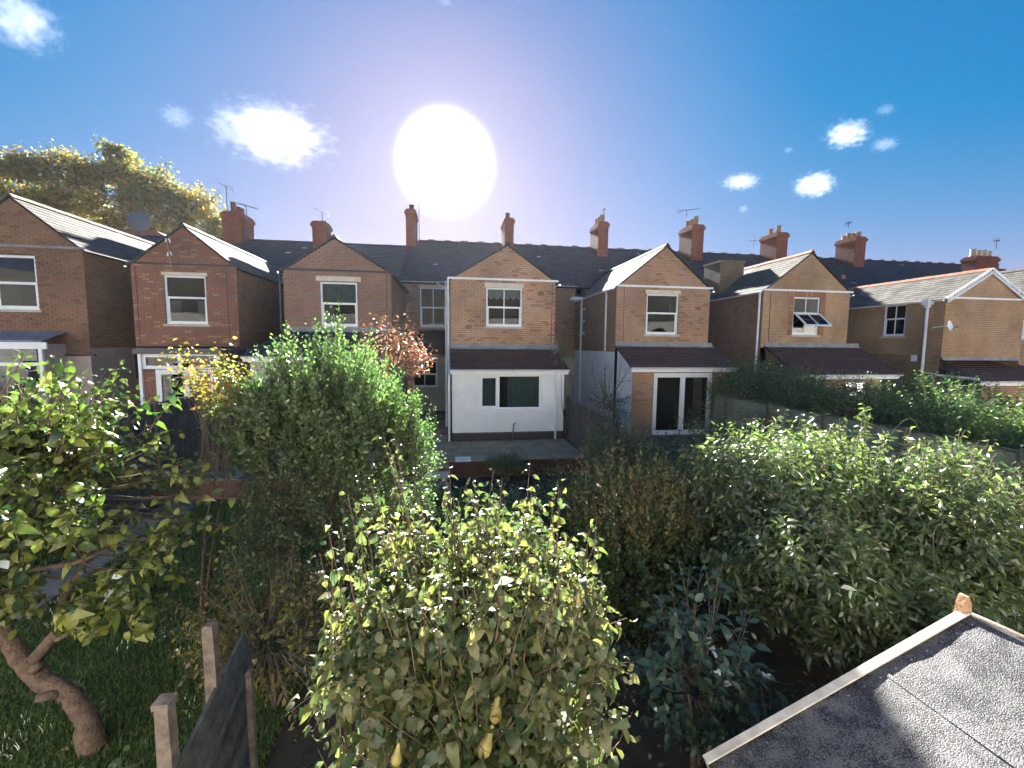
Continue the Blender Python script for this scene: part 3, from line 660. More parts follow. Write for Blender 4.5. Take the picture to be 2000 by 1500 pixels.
downpipe(h5, [(6.12, 16.3, 5.4), (6.16, 16.3, 5.2), (6.16, 16.3, 3.0)], .035)
downpipe(h5, [(6.12, 19.3, 5.35), (6.1, 19.3, 5.1), (6.1, 19.3, .1)], .045)
downpipe(h5, [(5.9, 19.6, 5.5), (5.9, 19.6, 7.2)], .03, DARKP, name='vent_pipe')
mb = MB(); mb.box(5.55, 6.1, 19.1, 19.35, 5.28, 5.42); mb.build('hopper', WPIPE, h5)
# house 6
h6 = house('h6', 'yellow buff brick house with a tilted open window sash in a red brick surround', 12.3, 16.2, 5.47, (14.32, 7.0), 9.75, 16.1, BR['h6'],
  [w_(13.66, 14.86, 3.72, 5.22, style='transom', split=.58, bars=1, sill=True)], SLATEL, 'n', (SLATE, 9.42, []), 2, MORTARP, front_low=3.2, ridgem=RIDGER, singles=300)
F6 = front(0, YF)
pr = MB(); pr = None
for (a, b, c, d) in ((13.43, 13.655, 3.7, 5.22), (14.865, 15.09, 3.7, 5.22)):
    mb = MB(); k = 0; w = c
    while w < d: mb.box(a, b, -.004, .016, w, w+.064, F=F6, rnd=random.random()); w += .075
    mb.build('red_brick_jamb', BR['h2'], h6)
mb = MB(); u = 13.43
while u < 15.05: mb.box(u, u+.064, -.004, .017, 5.235, 5.43, F=F6, rnd=random.random()); u += .0755
mb.build('red_brick_arch', BR['h2'], h6)
# opened awning sash
HG = Vector((0, YF-.04, 4.52)); Fo = Frame((13.72, YF-.03, 4.55), (1, 0, 0), (0, -math.sin(R(48)), 0) and (0, -math.cos(R(48)), math.sin(R(48))*-1), (0, -math.sin(R(48)), -math.cos(R(48))))
Fo = Frame((13.7, YF-.04, 4.56), (1, 0, 0), (0, -math.cos(R(50)), math.sin(R(50))), (0, -math.sin(R(50)), -math.cos(R(50))))
mb = MB(); s = .06; wd, hh = 1.14, .78
for a, b, c, d in ((0, s, 0, hh), (wd-s, wd, 0, hh), (s, wd-s, 0, s), (s, wd-s, hh-s, hh), (wd/2-.018, wd/2+.018, s, hh-s)): mb.box(a, b, -.02, .025, c, d, F=Fo)
sash = mb.build('open_sash', WHITE, h6)
for a in (s, wd/2+.018): mb = MB(); mb.box(a, a+wd/2-s-.018, -.003, .004, s, hh-s, F=Fo); mb.build('pane', GLASS, sash)
leanto(h6, 12.9, 16.1, 12.45, 16.75, 3.22, 2.2, ye=13.75)
brickwall(h6, 'lean_to_wall', front(0, 13.75), 12.8, 16.1, 0, 2.1, [(14.6, 15.5, .9, 1.95)], BR['h6'], MORTARP, 0)
window(h6, front(0, 13.75), 14.6, 15.5, .9, 1.95, style='transom', split=.6)
mb = MB(); wallplane(leftw(12.75, YF), 0, 1.6, 0, 2.1, [], mb); mb.add([(12.75, 13.8, 2.1), (12.5, YF, 3.2), (12.75, YF, 2.1)], [(0, 1, 2)]); mb.build('end_wall', BRST, h6); mb = MB(); mb.add([(16.1, 13.75, 2.1), (16.1, YF, 2.1), (16.1, YF, 3.1), ], [(0, 1, 2)]); mb.quad((16.1, 13.75, 0), (16.1, YF, 0), (16.1, YF, 2.1), (16.1, 13.75, 2.1)); mb.build('end_wall', BRST, h6)
downpipe(h6, [(12.2, YF+.1, 5.4), (12.22, YF+.1, 5.2), (12.22, YF+.1, 1.2)], .04)
# brick stack standing on the wing roof of house 6
mb = MB(); mb.box(12.55, 13.75, 18.6, 19.9, 5.6, 7.15); mb.box(12.5, 13.8, 18.55, 19.95, 7.15, 7.24); mb.build('roof_stack', BRST, h6)
mb = MB(); mb.add([(11.9, 25.0, 8.44), (12.9, 25.0, 8.44), (12.9, 26.1, 9.02), (11.9, 26.1, 9.02)], [(0, 1, 2, 3)]); sk = mb.build('skylight', glassmat('skylight_glass', (.3, .35, .4), .5), h6)
mb = MB()
for a, b, y0, y1 in ((11.82, 11.9, 24.95, 26.15), (12.9, 12.98, 24.95, 26.15)): mb.prism([(a, y0, 8.38), (b, y0, 8.38), (b, y0, 8.46), (a, y0, 8.46)], (0, 1.2, .635))
mb.prism([(11.82, 24.88, 8.36), (11.82, 24.98, 8.4), (11.82, 24.98, 8.47), (11.82, 24.88, 8.44)], (1.16, 0, 0)); mb.build('skylight_frame', LEAD, sk)
# house 7
YF7 = 13.6
h7 = house('h7', 'buff brick house at far right with white fretwork bargeboards on its low gable', 18.45, 22.1, 5.12, (20.25, 6.2), 16.1, 22.3, BR['h6'],
  [], SLATEL, 'n', (SLATE, 9.42, []), 2, MORTARP, yf=YF7, front_low=2.88, side_holes={'l': [(4.72, 5.62, 3.72, 5.02)]}, ridgem=RIDGER, sidem=BR['h6'])
window(h7, leftw(18.45, YM), 4.72, 5.62, 3.72, 5.02, style='transom', split=.55, bars=1)
for s, xe in ((1, 18.45), (-1, 22.1)):     # fretwork bargeboards
    ax, az, ev = 20.25, 6.2, 5.12; d = Vector((ax-xe, 0, az-ev)); L = d.length+.15; d.normalize(); n = Vector((-d.z*s, 0, abs(d.x))); o = Vector((xe, YF7-.13, ev))-d*.15
    mb = MB(); mb.prism([o+n*.02, o+d*L+n*.02, o+d*L+n*.065, o+n*.065], (0, .03, 0)); mb.prism([o-n*.14, o+d*L-n*.14, o+d*L-n*.1, o-n*.1], (0, .03, 0))
    k = int(L/.12)
    for i in range(k):
        c = o+d*(i+.5)*.12-n*.04; q = .042
        mb.prism([c+d*(-.06)+n*.06, c+d*(-.03)+n*.06, c+d*.06-n*.06, c+d*.03-n*.06], (0, .022, 0)); mb.prism([c+d*.03+n*.06, c+d*.06+n*.06, c-d*.03-n*.06, c-d*.06-n*.06], (0, .021, 0))
    mb.build('bargeboard', WHITE, h7)
leanto(h7, 18.6, 22.0, 18.5, 22.9, 2.9, 2.05, ye=12.45)
for o in [c for c in h7.children if c.name.startswith('lead_flashing')]: bpy.data.objects.remove(o)
mb = MB(); mb.box(18.5, 22.1, YF7-.05, YF7-.012, 2.78, 2.9); mb.build('lead_flashing', LEAD, h7)
brickwall(h7, 'lean_to_wall', front(0, 12.45), 18.75, 22.0, 0, 2.0, [(21.0, 21.9, .9, 1.85)], BR['h6'], MORTARP, 0)
window(h7, front(0, 12.45), 21.0, 21.9, .9, 1.85, style='transom', split=.6)
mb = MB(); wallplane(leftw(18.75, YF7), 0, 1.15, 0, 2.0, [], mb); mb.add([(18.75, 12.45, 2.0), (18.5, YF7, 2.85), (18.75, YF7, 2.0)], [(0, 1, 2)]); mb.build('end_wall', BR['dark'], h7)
mb = MB(); mb.box(18.2, 18.45, 14.0, 14.25, 4.9, 5.1); mb.box(18.25, 18.4, 14.05, 14.2, 4.8, 4.9); mb.build('hopper', WPIPE, h7)
downpipe(h7, [(18.33, 14.12, 4.85), (18.36, 14.12, 2.3), (18.36, 13.4, 2.2), (18.45, 12.35, 2.15)], .05)
mb = MB(); mb.box(18.4, 18.44, 14.4, 14.6, 2.7, 2.95); mb.build('meter_box', WHITE, h7)
# house 8
h8 = house('h8', 'brick house at the right edge, only a strip of it in view', 24.5, 28.4, 5.5, (26.4, 6.9), 22.3, 28.5, BR['h6'],
  [w_(25.0, 26.2, 3.7, 5.2, style='transom', split=.5, bars=1)], SLATEL, 'n', (SLATE, 9.42, []), 2, MORTARP, singles=0, front_low=0)
h9 = house('h9', 'last house of the terrace, only its dark slate roof showing at far right', 30.5, 34.3, 5.3, (32.4, 6.2), 28.5, 37.6, BR['h6'],
  [], SLATE, 'n', (SLATE, 9.42, []), 2, MORTARP, singles=0, front_low=0)

for H, x, z in ((h3, -2.6, 4.0), (h4, .6, 3.75), (h4, 3.2, 5.0), (h5, 9.4, 4.6), (h6, 15.7, 6.0), (h2, -9.6, 4.3)):
    mb = MB(); mb.box(x, x+.22, YF-.03, YF+.0, z, z+.15)
    for i in range(4): mb.box(x+.01, x+.21, YF-.04, YF-.03, z+.015+i*.035, z+.03+i*.035)
    mb.build('air_vent', mat('terracotta_vent', (.25, .12, .08), .9, .2, 40, .3, 5), H)
for H, pts in ((h3, [(-2.1, YF-.03, 5.6), (-2.12, YF-.03, 4.4), (-2.5, YF-.03, 4.2), (-2.52, YF-.03, 3.75)]), (h5, [(6.5, YF-.03, 5.4), (6.52, YF-.03, 3.3)]), (h6, [(12.6, YF-.03, 5.4), (12.62, YF-.03, 3.4)]), (h4, [(3.75, YF-.03, 5.45), (3.73, YF-.03, 3.2)])):
    mb = MB(); mb.tube(pts, .01, 5); mb.build('cable', DARKP, H)

# ------------------------------------------------------------------ chimneys
def chimney(H, x, y, w, l, zb, zt, pots, m=REDST, potm=POTM, ph=.5, alongx=False):
    mb = MB(); hw, hl = w/2, l/2; mb.box(x-hw, x+hw, y-hl, y+hl, zb, zt-.38)
    for i, (e, a, b) in enumerate(((.035, .38, .3), (.075, .3, .16), (.035, .16, .08), (-.02, .08, 0))): mb.box(x-hw-e, x+hw+e, y-hl-e, y+hl+e, zt-a, zt-b)
    c = mb.build('chimney', m, H)
    mb = MB(); mb.box(x-hw-.08, x+hw+.08, y-hl-.1, y+hl+.1, zb-.1, zb+.4); mb.build('lead_skirt', LEAD, c)
    for i in range(pots):
        t = (i+.5)/pots-.5; px_, py_ = (x+t*w*.95, y) if alongx else (x, y+t*l*.92)
        hh = ph*random.uniform(.85, 1.1); mb = MB(); mb.tube([(px_, py_, zt-.01), (px_, py_, zt+.07), (px_, py_, zt+.08), (px_, py_, zt+hh-.08), (px_, py_, zt+hh-.07), (px_, py_, zt+hh)], [.17, .17, .15, .135, .165, .155], 10)
        mb.build('chimney_pot', potm, c)
    return c
YC = 26.6
def cz(px, py): return Zp(px, py, 26.0)
def cx(px): return X(px, 460, 26.4)
chimney(h2, cx(457), 27, .95, 1.6, 7.9, cz(457, 410), 3, potm=POTR)
chimney(h3, cx(631), 26.2, .75, 1.0, 8.0, cz(631, 434), 0)
chimney(h4, cx(804), YC, .55, 1.5, 7.9, cz(804, 409), 1, potm=POTR, ph=.42)
chimney(h5, cx(992), YC, .55, 1.5, 7.9, cz(992, 426), 1, potm=POTR, ph=.45)
chimney(h5, cx(1168), 26.2, .62, 1.5, 7.6, cz(1168, 437), 3)
chimney(h6, cx(1347), 26.2, .8, 1.5, 7.6, cz(1347, 442), 3)
chimney(h7, cx(1510), 26.3, .8, 1.5, 7.6, cz(1510, 456), 2)
chimney(h8, cx(1660), 26.3, .8, 1.5, 7.6, cz(1660, 464), 4, ph=.38)
E1 = X(1913, 500, 24)
chimney(h9, X(1913, 520, 24.0), 24.0, 1.75, .8, 6.5, Zp(1913, 502, 24), 4, alongx=True, ph=.45, potm=mat('pale_pot', (.45, .38, .3), .8, var=.2, vscale=6))
chimney(h9, X(1972, 530, 24.0)+.2, 25.2, 1.5, .8, 6.5, Zp(1972, 520, 24), 3, alongx=True, ph=.4, potm=MATS['pale_pot'])

# ------------------------------------------------------------------ patio, steps, garden walls
PAT = tag(MB().box(-2.3, 3.95, GY+.08, 20.5, -.03, -.012).build('patio', MORTAR), kind='structure')
def slabs(parent, x0, x1, y0, y1, z, m, rows, wl=(.45, .9)):
    y = y0
    while y < y1-.1:
        h = min(random.choice(rows), y1-y); x = x0
        if y1-(y+h) < .2: h = y1-y
        while x < x1-.02:
            w = min(random.uniform(*wl), x1-x)
            if x1-(x+w) < .2: w = x1-x
            mb = MB(); g = .013; a, b, c, d = x+g, x+w-g, y+g, y+h-g; zz = z+random.uniform(-.004, .006); e = .008
            mb.add([(a, c, z-.03), (b, c, z-.03), (b, d, z-.03), (a, d, z-.03), (a, c, zz-e), (b, c, zz-e), (b, d, zz-e), (a, d, zz-e), (a+e, c+e, zz), (b-e, c+e, zz), (b-e, d-e, zz), (a+e, d-e, zz)],
                [(0, 1, 5, 4), (1, 2, 6, 5), (2, 3, 7, 6), (3, 0, 4, 7), (4, 5, 9, 8), (5, 6, 10, 9), (6, 7, 11, 10), (7, 4, 8, 11), (8, 9, 10, 11)])
            mb.build('paving_slab', m, parent); x += w
        y += h
slabs(PAT, -2.25, 2.2, GY-.02, 13.95, .012, SLAB, [.3, .4, .45])
slabs(PAT, 2.2, 3.92, GY-.02, 13.95, .012, SLAB, [.6, .9], (.6, .95))
slabs(PAT, -2.25, -.05, 13.95, 20.4, .012, SLAB, [.45, .6])
rw = empty('retaining_wall', (1.8, GY, -.5), 'low red brick retaining wall holding up the sandstone patio behind the pear tree', 'wall')
for a, b in ((-.02, 3.95), (-2.3, -.68)):
    mb = MB(); F = front(0, GY+.11, -.5); mb.box(a, b, GY+.115, GY+.2, -.5, -.025); core = mb.build('wall_core', MORTAR, rw)
    laybricks(core, F, cutrows(0, .45, lambda w: a, lambda w: b, []), BR['red'], 150)
rw2 = empty('retaining_wall', (-4.8, 10.6, -.5), 'brick riser below the raised path end beside the tall wooden fence', 'wall')
mb = MB(); mb.box(-7.2, -2.35, 10.6, 10.615, -.5, -.03); core = mb.build('wall_core', MORTAR, rw2)
laybricks(core, front(0, 10.6, -.5), cutrows(0, .45, lambda w: -7.2, lambda w: -2.35, []), BR['red'], 120)
p2 = tag(MB().box(-7.2, -2.35, 10.6, 15.3, -.02, -.012).build('raised_path', MORTAR), kind='structure')
slabs(p2, -6.75, -4.9, 10.56, 13.9, .012, SLAB, [.6, .9], (.6, .9))
st = empty('garden_steps', (-.35, 10.9, -.5), 'pale stone garden steps down from the patio beside the big green bush', 'steps')
for i, (y0, z) in enumerate(((11.2, -.03), (10.75, -.17), (10.3, -.33))):
    mb = MB(); mb.box(-.68, -.02, y0, y0+.46, z-.05, z); mb.build('tread', STONE if i else SLAB, st)
    mb = MB(); mb.box(-.66, -.04, y0+.03, y0+.46, -.5, z-.052); mb.build('riser', BR['red'], st)
mb = MB(); mb.tube([(-.72, 10.32, -.5), (-.72, 10.32, .35)], .02, 6); mb.tube([(-.72, 11.5, -.5), (-.72, 11.5, .75)], .02, 6); mb.tube([(-.72, 10.2, .33), (-.72, 11.6, .8)], .018, 6); mb.build('handrail', DARKP, st)
# garden path along the left fence
pth = MB(); pts = [(-6.45, 2.5), (-6.45, 10.58), (-5.65, 10.58), (-5.65, 2.5)]
pth.quad(*[(x, y, -.487) for x, y in pts]); tag(pth.build('garden_path', mat('path_concrete', (.16, .145, .12), .95, .4, 15, .35, 2.5)), kind='structure')

# ------------------------------------------------------------------ fences
def boardfence(label, P0, P1, zb, zt, m, bw=.11, postgap=1.83, postm=POSTM, side=1, capz=.03, lean=0, group='garden fences', postw=.1, tops=None, horizontal=False):
    P0, P1 = Vector((*P0, 0)), Vector((*P1, 0)); d = P1-P0; L = d.length; d.normalize(); n = Vector((-d.y, d.x, 0))*side
    H = empty('garden_fence', (P0.x, P0.y, zb), label, 'fence', group)
    F = Frame(P0, d, n)
    if horizontal:
        nb = int((zt-zb)/bw)
        for i in range(nb):
            z = zb+i*bw; k = 6; vs = []
            for q in range(k+1):
                u = L*q/k; dz = random.uniform(-.006, .006); no = random.uniform(0, .006)
                no = (i*7 % 3)*.014+random.uniform(0, .004); dz += random.uniform(-.005, .005); vs += [F(u, no-.025, z+dz), F(u, .035+no, z+dz), F(u, .012+no, z+bw-.012+dz), F(u, -.01+no, z+bw-.012+dz)]
            mb = MB(); mb.add(vs, [(4*q+a, 4*q+4+a, 4*q+4+(a+1) % 4, 4*q+(a+1) % 4) for q in range(k) for a in range(4)]+[(0, 1, 2, 3), (4*k+3, 4*k+2, 4*k+1, 4*k)])
            mb.build('board', m, H)
    else:
        u = 0; i = 0
        while u < L-.02:
            w = min(bw, L-u); t = zt+random.uniform(-.012, .012); lap = .006*(i % 2)
            mb = MB(); mb.box(u+.002, u+w+.008, .0+lap, .014+lap+random.uniform(0, .004), zb+.04, t, F=F); mb.build('board', m, H); u += w; i += 1
        mb = MB(); mb.box(0, L, -.012, .03, zt+.015, zt+.015+capz, F=F); mb.build('capping', postm, H)
        mb = MB(); mb.box(0, L, .02, .045, zb, zb+.14, F=F); mb.build('gravel_board', postm, H)
        for z in (zb+.3, zt-.25): mb = MB(); mb.box(0, L, -.05, -.002, z, z+.07, F=F); mb.build('rail', postm, H)
    if postgap:
        u = 0
        while u < L+.05:
            mb = MB(); hp = postw/2; mb.box(u-hp, u+hp, -.05, .05+.02, zb-.05, zt+.06, F=F); mb.prism([F(u-hp-.01, -.06, zt+.06), F(u+hp+.01, -.06, zt+.06), F(u+hp+.01, .08, zt+.06), F(u-hp-.01, .08, zt+.06)], (0, 0, .025)); mb.build('post', postm, H); u += postgap
    return H
boardfence('tall grey weathered board fence beside the raised path at the left', (-6.75, 9.0), (-6.75, 13.8), -.45, 1.74, OAK, .12, 1.83, side=-1)
boardfence('grey vertical board fence between the white lean-to and the rose bush', (4.12, 9.5), (4.12, 14.3), -.1, 1.33, OAK, .11, 2.4, side=1)
fr_ = boardfence('long green stained fence running along the right garden under the hedge', (9.05, 3.5), (9.05, 13.3), -.45, 1.55, GREENB, .15, 1.83, postm=mat('stained_fence_rail', (.14, .13, .09), .9, .5, 40, .3, 6), side=1)
for z in (.75,): mb = MB(); mb.tube([(8.99, 3.6+i*.6, 1.2+.03*math.sin(i*2.1)) for i in range(17)], .006, 4); mb.build('wire', DARKP, fr_)
boardfence('tan fence between the right hand wings seen beyond the hedge', (10.2, 12.5), (10.2, 14.5), 0, 1.4, OAK, .12, 1.9, side=1) if False else None
# broken low fence in the near garden
nf = boardfence('dark weathered fence panel of horizontal boards leaning in the near garden', tuple(atY(318, 1450, 2.05).xy), tuple(atY(472, 1200, 3.15).xy), -.3, 1.15, pieces('rotting_dark_board', [(.1, .095, .085), (.3, .28, .24), (.18, .17, .15), (.38, .36, .31), (.14, .13, .12), (.26, .24, .21)], .9, .9, 18, .6, 9, .3), .088, 0, side=-1, horizontal=True, group='fence by the pear tree')
def post(label, x, y, zb, zt, w, m=POSTM, cap=False, tilt=0, round_=True):
    H = empty('fence_post', (x, y, zb), label, 'post')
    F = Frame((x, y, zb), (1, 0, 0), (0, -1, 0), (math.sin(tilt), 0, math.cos(tilt))); h = zt-zb; q = w/2
    mb = MB(); n = 7; vs = []
    for i in range(n+1):
        z = h*i/n; j = .003
        vs += [F(sx*q+random.uniform(-j, j), sy*q+random.uniform(-j, j), z) for sx, sy in ((-1, -1), (1, -1), (1, 1), (-1, 1))]
    if round_: vs += [F(sx*q*.75, sy*q*.75, h+q*.35) for sx, sy in ((-1, -1), (1, -1), (1, 1), (-1, 1))]; n += 1
    mb.add(vs, [(4*i+a, 4*i+(a+1) % 4, 4*i+4+(a+1) % 4, 4*i+4+a) for i in range(n) for a in range(4)]+[(4*n, 4*n+1, 4*n+2, 4*n+3)])
    mb.build('shaft', m, H)
    if cap: mb = MB(); mb.prism([F(-q*1.25, -q*1.25, h+.004), F(q*1.25, -q*1.25, h+.004), F(q*1.25, q*1.25, h+.004), F(-q*1.25, q*1.25, h+.004)], (0, 0, .03)); mb.build('cap', m, H)
    return H
post('round topped pale timber post standing behind the leaning dark fence panel', *atY(410, 1230, 2.68).xy, -.5, atY(410, 1222, 2.68).z, .06)
post('square grey post with flat cap at the near end of the dark fence panel', *atY(322, 1385, 2.15).xy, -.5, atY(322, 1378, 2.15).z, .06, cap=True, round_=False)
post('thin round topped stake right of the dark fence panel', *atY(487, 1310, 2.9).xy, -.5, atY(487, 1312, 2.9).z, .035)

# ------------------------------------------------------------------ shed at the lower right
sh = empty('garden_shed', (3.3, 1.2, -.5), 'garden shed with grey mineral felt roof and pale edge trim, lower right corner', 'shed')
FELT = bpy.data.materials.new('mineral_felt'); FELT.use_nodes = True; t = FELT.node_tree; b = t.nodes['Principled BSDF']; b.inputs['Roughness'].default_value = .5
g = N(t, 'ShaderNodeNewGeometry'); n1 = N(t, 'ShaderNodeTexNoise', i_Scale=150, i_Detail=3); n2 = N(t, 'ShaderNodeTexNoise', i_Scale=6, i_Detail=8, i_Roughness=.7)
for n_ in (n1, n2): t.links.new(g.outputs['Position'], n_.inputs['Vector'])
ml = N(t, 'ShaderNodeMath', operation='MULTIPLY_ADD'); t.links.new(n2.outputs[0], ml.inputs[0]); ml.inputs[1].default_value = .9; t.links.new(n1.outputs[0], ml.inputs[2])
rr = N(t, 'ShaderNodeValToRGB'); t.links.new(ml.outputs[0], rr.inputs[0]); rr.color_ramp.elements[0].position = .92; rr.color_ramp.elements[0].color = (.008, .008, .012, 1); rr.color_ramp.elements[1].position = 1.08; rr.color_ramp.elements[1].color = (.1, .1, .104, 1)
t.links.new(rr.outputs[0], b.inputs['Base Color']); bp = N(t, 'ShaderNodeBump', i_Strength=1, i_Distance=.004); t.links.new(n1.outputs[0], bp.inputs['Height']); t.links.new(bp.outputs[0], b.inputs['Normal'])
AP = Vector((3.25, 2.1, 1.52)); sl_ = .71/1.6; W2 = 1.75; rdir = Vector((.06, -1, -.0)); rdir.normalize(); LEN = 2.9
for s in (-1, 1):
    e = AP+Vector((s*W2, 0, -W2*sl_)); nn = Vector((s*sl_, 0, 1)).normalized()
    mb = MB(); K, J = 14, 10; vs = []
    for i in range(K+1):
        for j_ in range(J+1):
            p = AP.lerp(e, i/K)+rdir*LEN*j_/J; p += nn*(.004*math.sin(i*1.7+j_)+random.uniform(-.002, .003)); vs.append(p)
    mb.add(vs, [(i*(J+1)+q, (i+1)*(J+1)+q, (i+1)*(J+1)+q+1, i*(J+1)+q+1) for i in range(K) for q in range(J)]); mb.build('felt_roof', FELT, sh, smooth=True)
    for f in (.36, .72):
        p = AP.lerp(e, f)+nn*.003; q_ = AP.lerp(e, f+.012)+nn*.001; mb = MB(); mb.prism([p+nn*.004, q_+nn*.004, q_-nn*.002, p-nn*.002], rdir*LEN); mb.build('felt_lap', FELT, sh)
    for i in range(16):
        p = AP.lerp(e, .03+i*.06)+rdir*.06+nn*.004; mb = MB(); mb.tube([p, p+nn*.004], .006, 6); mb.build('nail', METAL, sh)
    mb = MB(); o = Vector((0, .035, 0)); mb.prism([AP+o+nn*-.07, e+o+nn*-.07, e+o+nn*.018, AP+o+nn*.018], (0, -.03, 0)); mb.build('bargeboard', mat('pale_trim_wood', (.55, .5, .43), .6, .3, 60, .2, 9), sh)
    mb = MB(); mb.prism([AP+o+nn*.012, e+o+nn*.012, e+o+nn*.024, AP+o+nn*.024], (0, -.05, 0)); mb.build('felt_edge', mat('pale_trim_wood', (.5, .46, .4), .7), sh)
mb = MB(); mb.prism([AP+Vector((-W2+.12, -.06, -(W2-.12)*sl_-.05)), AP+Vector((0, -.06, -.08)), AP+Vector((W2-.12, -.06, -(W2-.12)*sl_-.05)), (AP.x+W2-.12, 2.04, -.5), (AP.x-W2+.12, 2.04, -.5)], (0, -.03, 0)); mb.build('gable_wall', OAK, sh)
mb = MB(); mb.quad((AP.x-W2+.12, 2.0, -.5), (AP.x-W2+.25, -.7, -.5), (AP.x-W2+.25, -.7, .75), (AP.x-W2+.12, 2.0, .72)); mb.build('side_wall', OAK, sh)
mb = MB(); mb.prism([AP+Vector((-.05, .05, -.08)), AP+Vector((.05, .05, -.07)), AP+Vector((.03, .05, .07)), AP+Vector((.005, .05, .12)), AP+Vector((-.012, .05, .115)), AP+Vector((-.03, .05, .06))], (0, -.045, 0)); mb.build('finial', mat('brown_finial_wood', (.3, .17, .09), .8, .4, 50, .3, 12), sh)

# ------------------------------------------------------------------ aerials, dish, small fittings
def aerial(label, base, h, boom, dirx=(1, 0, 0), n=7, span=.35, tilt=0, mast=.022):
    base = Vector(base); H = empty('tv_aerial', base, label, 'aerial'); d = Vector(dirx).normalized(); s = d.cross(Vector((0, 0, 1))).normalized()
    mb = MB(); mb.tube([base, base+Vector((0, 0, h))], mast, 6); mb.build('mast', METAL, H)
    c = base+Vector((0, 0, h-.05)); d = (d+Vector((0, 0, math.tan(tilt)))).normalized(); a, b_ = c-d*boom*.4, c+d*boom*.6
    mb = MB(); mb.tube([a, b_], .022, 5); mb.build('boom', METAL, H)
    for i in range(n):
        p = a.lerp(b_, (i+.3)/n); l = span*(1-.45*i/n)/2; v = Vector((0, 0, 1)) if i % 2 and n > 6 else s
        mb = MB(); mb.tube([p-s*l, p+s*l], .013, 4); mb.build('element', METAL, H)
    for q in (-.1, .1): mb = MB(); mb.tube([a-s*.17+Vector((0, 0, q)), a+s*.17+Vector((0, 0, q))], .014, 4); mb.build('reflector', METAL, H)
def Q(px, py, Y=26.2): return atY(px, py, Y)
def aer(label, px, py0, py1, boompx, Y=26.2, **k):
    a, b_ = Q(px, py0, Y), Q(px, py1, Y); aerial(label, a, b_.z-a.z, boompx/FPX*Y, **k)
aer('tall aerial pointing left on the chimney against the autumn tree', 444, 415, 362, 30, dirx=(-1, .3, 0), tilt=R(25))
aer('aerial with bent mast right of the leftmost chimney', 482, 430, 400, 32, dirx=(1, .4, 0), tilt=R(-10))
aer('aerial on the short pot-less chimney', 630, 434, 412, 30, dirx=(-1, .3, 0), tilt=R(25))
aer('aerial on a long mast beside the tall thin chimney under the sun', 819, 468, 382, 26, dirx=(-1, .8, 0), tilt=R(20), mast=.022)
aer('small white aerial on the chimney right of the white lean-to house', 1179, 425, 408, 10, dirx=(.6, .5, 0), n=4, tilt=R(50))
aer('long boom aerial on the chimney of the tan brick house', 1341, 425, 409, 52, dirx=(1, .2, 0), n=9, tilt=R(12))
aer('aerial on the four pot chimney of the far right roofs', 1657, 447, 434, 22, dirx=(1, .5, 0), tilt=R(18), n=5)
aer('small aerial on the far right chimney stack', 1945, 487, 468, 14, dirx=(1, .5, 0), n=4, Y=24)
aer('faint low aerial beyond the ridge between two right hand chimneys', 1472, 482, 468, 20, dirx=(-1, .3, 0), n=4, Y=30)
ab = empty('aerial_bracket', (-8.9, YF-.1, 6.0), 'old white aerial bracket with insulators on the red brick gable', 'bracket')
bz = atY(335, 500, YF)
mb = MB(); mb.tube([(bz.x, YF-.05, bz.z-.35), (bz.x, YF-.1, bz.z-.1), (bz.x-.01, YF-.16, bz.z+.35)], .012, 5); mb.build('arm', METAL, ab)
for dx, dz in ((-.05, .45), (.08, .45), (-.02, .02), (.1, .05)): mb = MB(); mb.tube([(bz.x+dx, YF-.16, bz.z+dz-.06), (bz.x+dx*.6, YF-.16, bz.z+dz+.06)], .02, 6); mb.build('insulator', WHITE, ab)
for (lab, px, py, Y, r_, m, nx) in (('small pale satellite dish on the side of the far right wing', 1856, 636, 13.3, .2, WHITE, (.3, -1, .2)), ('dark grey satellite dish on the roofs in front of the autumn tree', 272, 432, 30, .6, mat('dish_grey', (.1, .13, .16), .5), (-.2, 1, .1))):
    c = atY(px, py, Y); nx = Vector(nx).normalized(); a = nx.orthogonal().normalized(); b2 = nx.cross(a); H = empty('satellite_dish', c, lab, 'satellite dish')
    mb = MB(); vs = [c-nx*r_*.25]; k = 14
    for rg in (.5, 1): vs += [c-nx*r_*.25*(1-rg*rg)+(a*math.cos(q*2*math.pi/k)+b2*math.sin(q*2*math.pi/k))*r_*rg for q in range(k)]
    mb.add(vs, [(0, 1+q, 1+(q+1) % k) for q in range(k)]+[(1+q, 1+k+q, 1+k+(q+1) % k, 1+(q+1) % k) for q in range(k)]); mb.build('reflector', m, H, smooth=True)
    mb = MB(); e = c+nx*r_*.9-Vector((0, 0, r_*.4)); mb.tube([c-Vector((0, 0, r_*.9)), e], .012, 5); mb.tube([e-nx*.02, e+nx*.07], .03, 6); mb.build('feed_arm', METAL, H)
    mb = MB(); mb.tube([c-nx*r_*.25, c-nx*r_*.25+Vector((-.25 if r_ < .3 else 0, .3, -.05 if r_ < .3 else -.3)), c-nx*r_*.25+Vector((-.3 if r_ < .3 else 0, .3, -.1 if r_ < .3 else -2.5))], .018, 5); mb.build('bracket', METAL, H)
sp = empty('garden_tap_post', (2.2, 13.85, 0), 'leaning pipe with a tap standing against the white lean-to wall', 'standpipe')
a = atY(1000, 858, 13.8); b_ = atY(1004, 828, 13.9)
mb = MB(); mb.tube([(a.x, 13.8, .0), (b_.x, 13.93, b_.z)], .022, 6); mb.build('pipe', BARKG, sp); mb = MB(); mb.tube([(b_.x-.03, 13.9, b_.z), (b_.x+.05, 13.88, b_.z+.02)], .03, 6); mb.build('tap', METAL, sp)
mb = MB(); mb.tube([(a.x, 13.8, .02), (a.x-.1, 13.75, .03), (a.x-.05, 13.8, .12)], .016, 5); mb.build('hose_end', DARKP, sp)

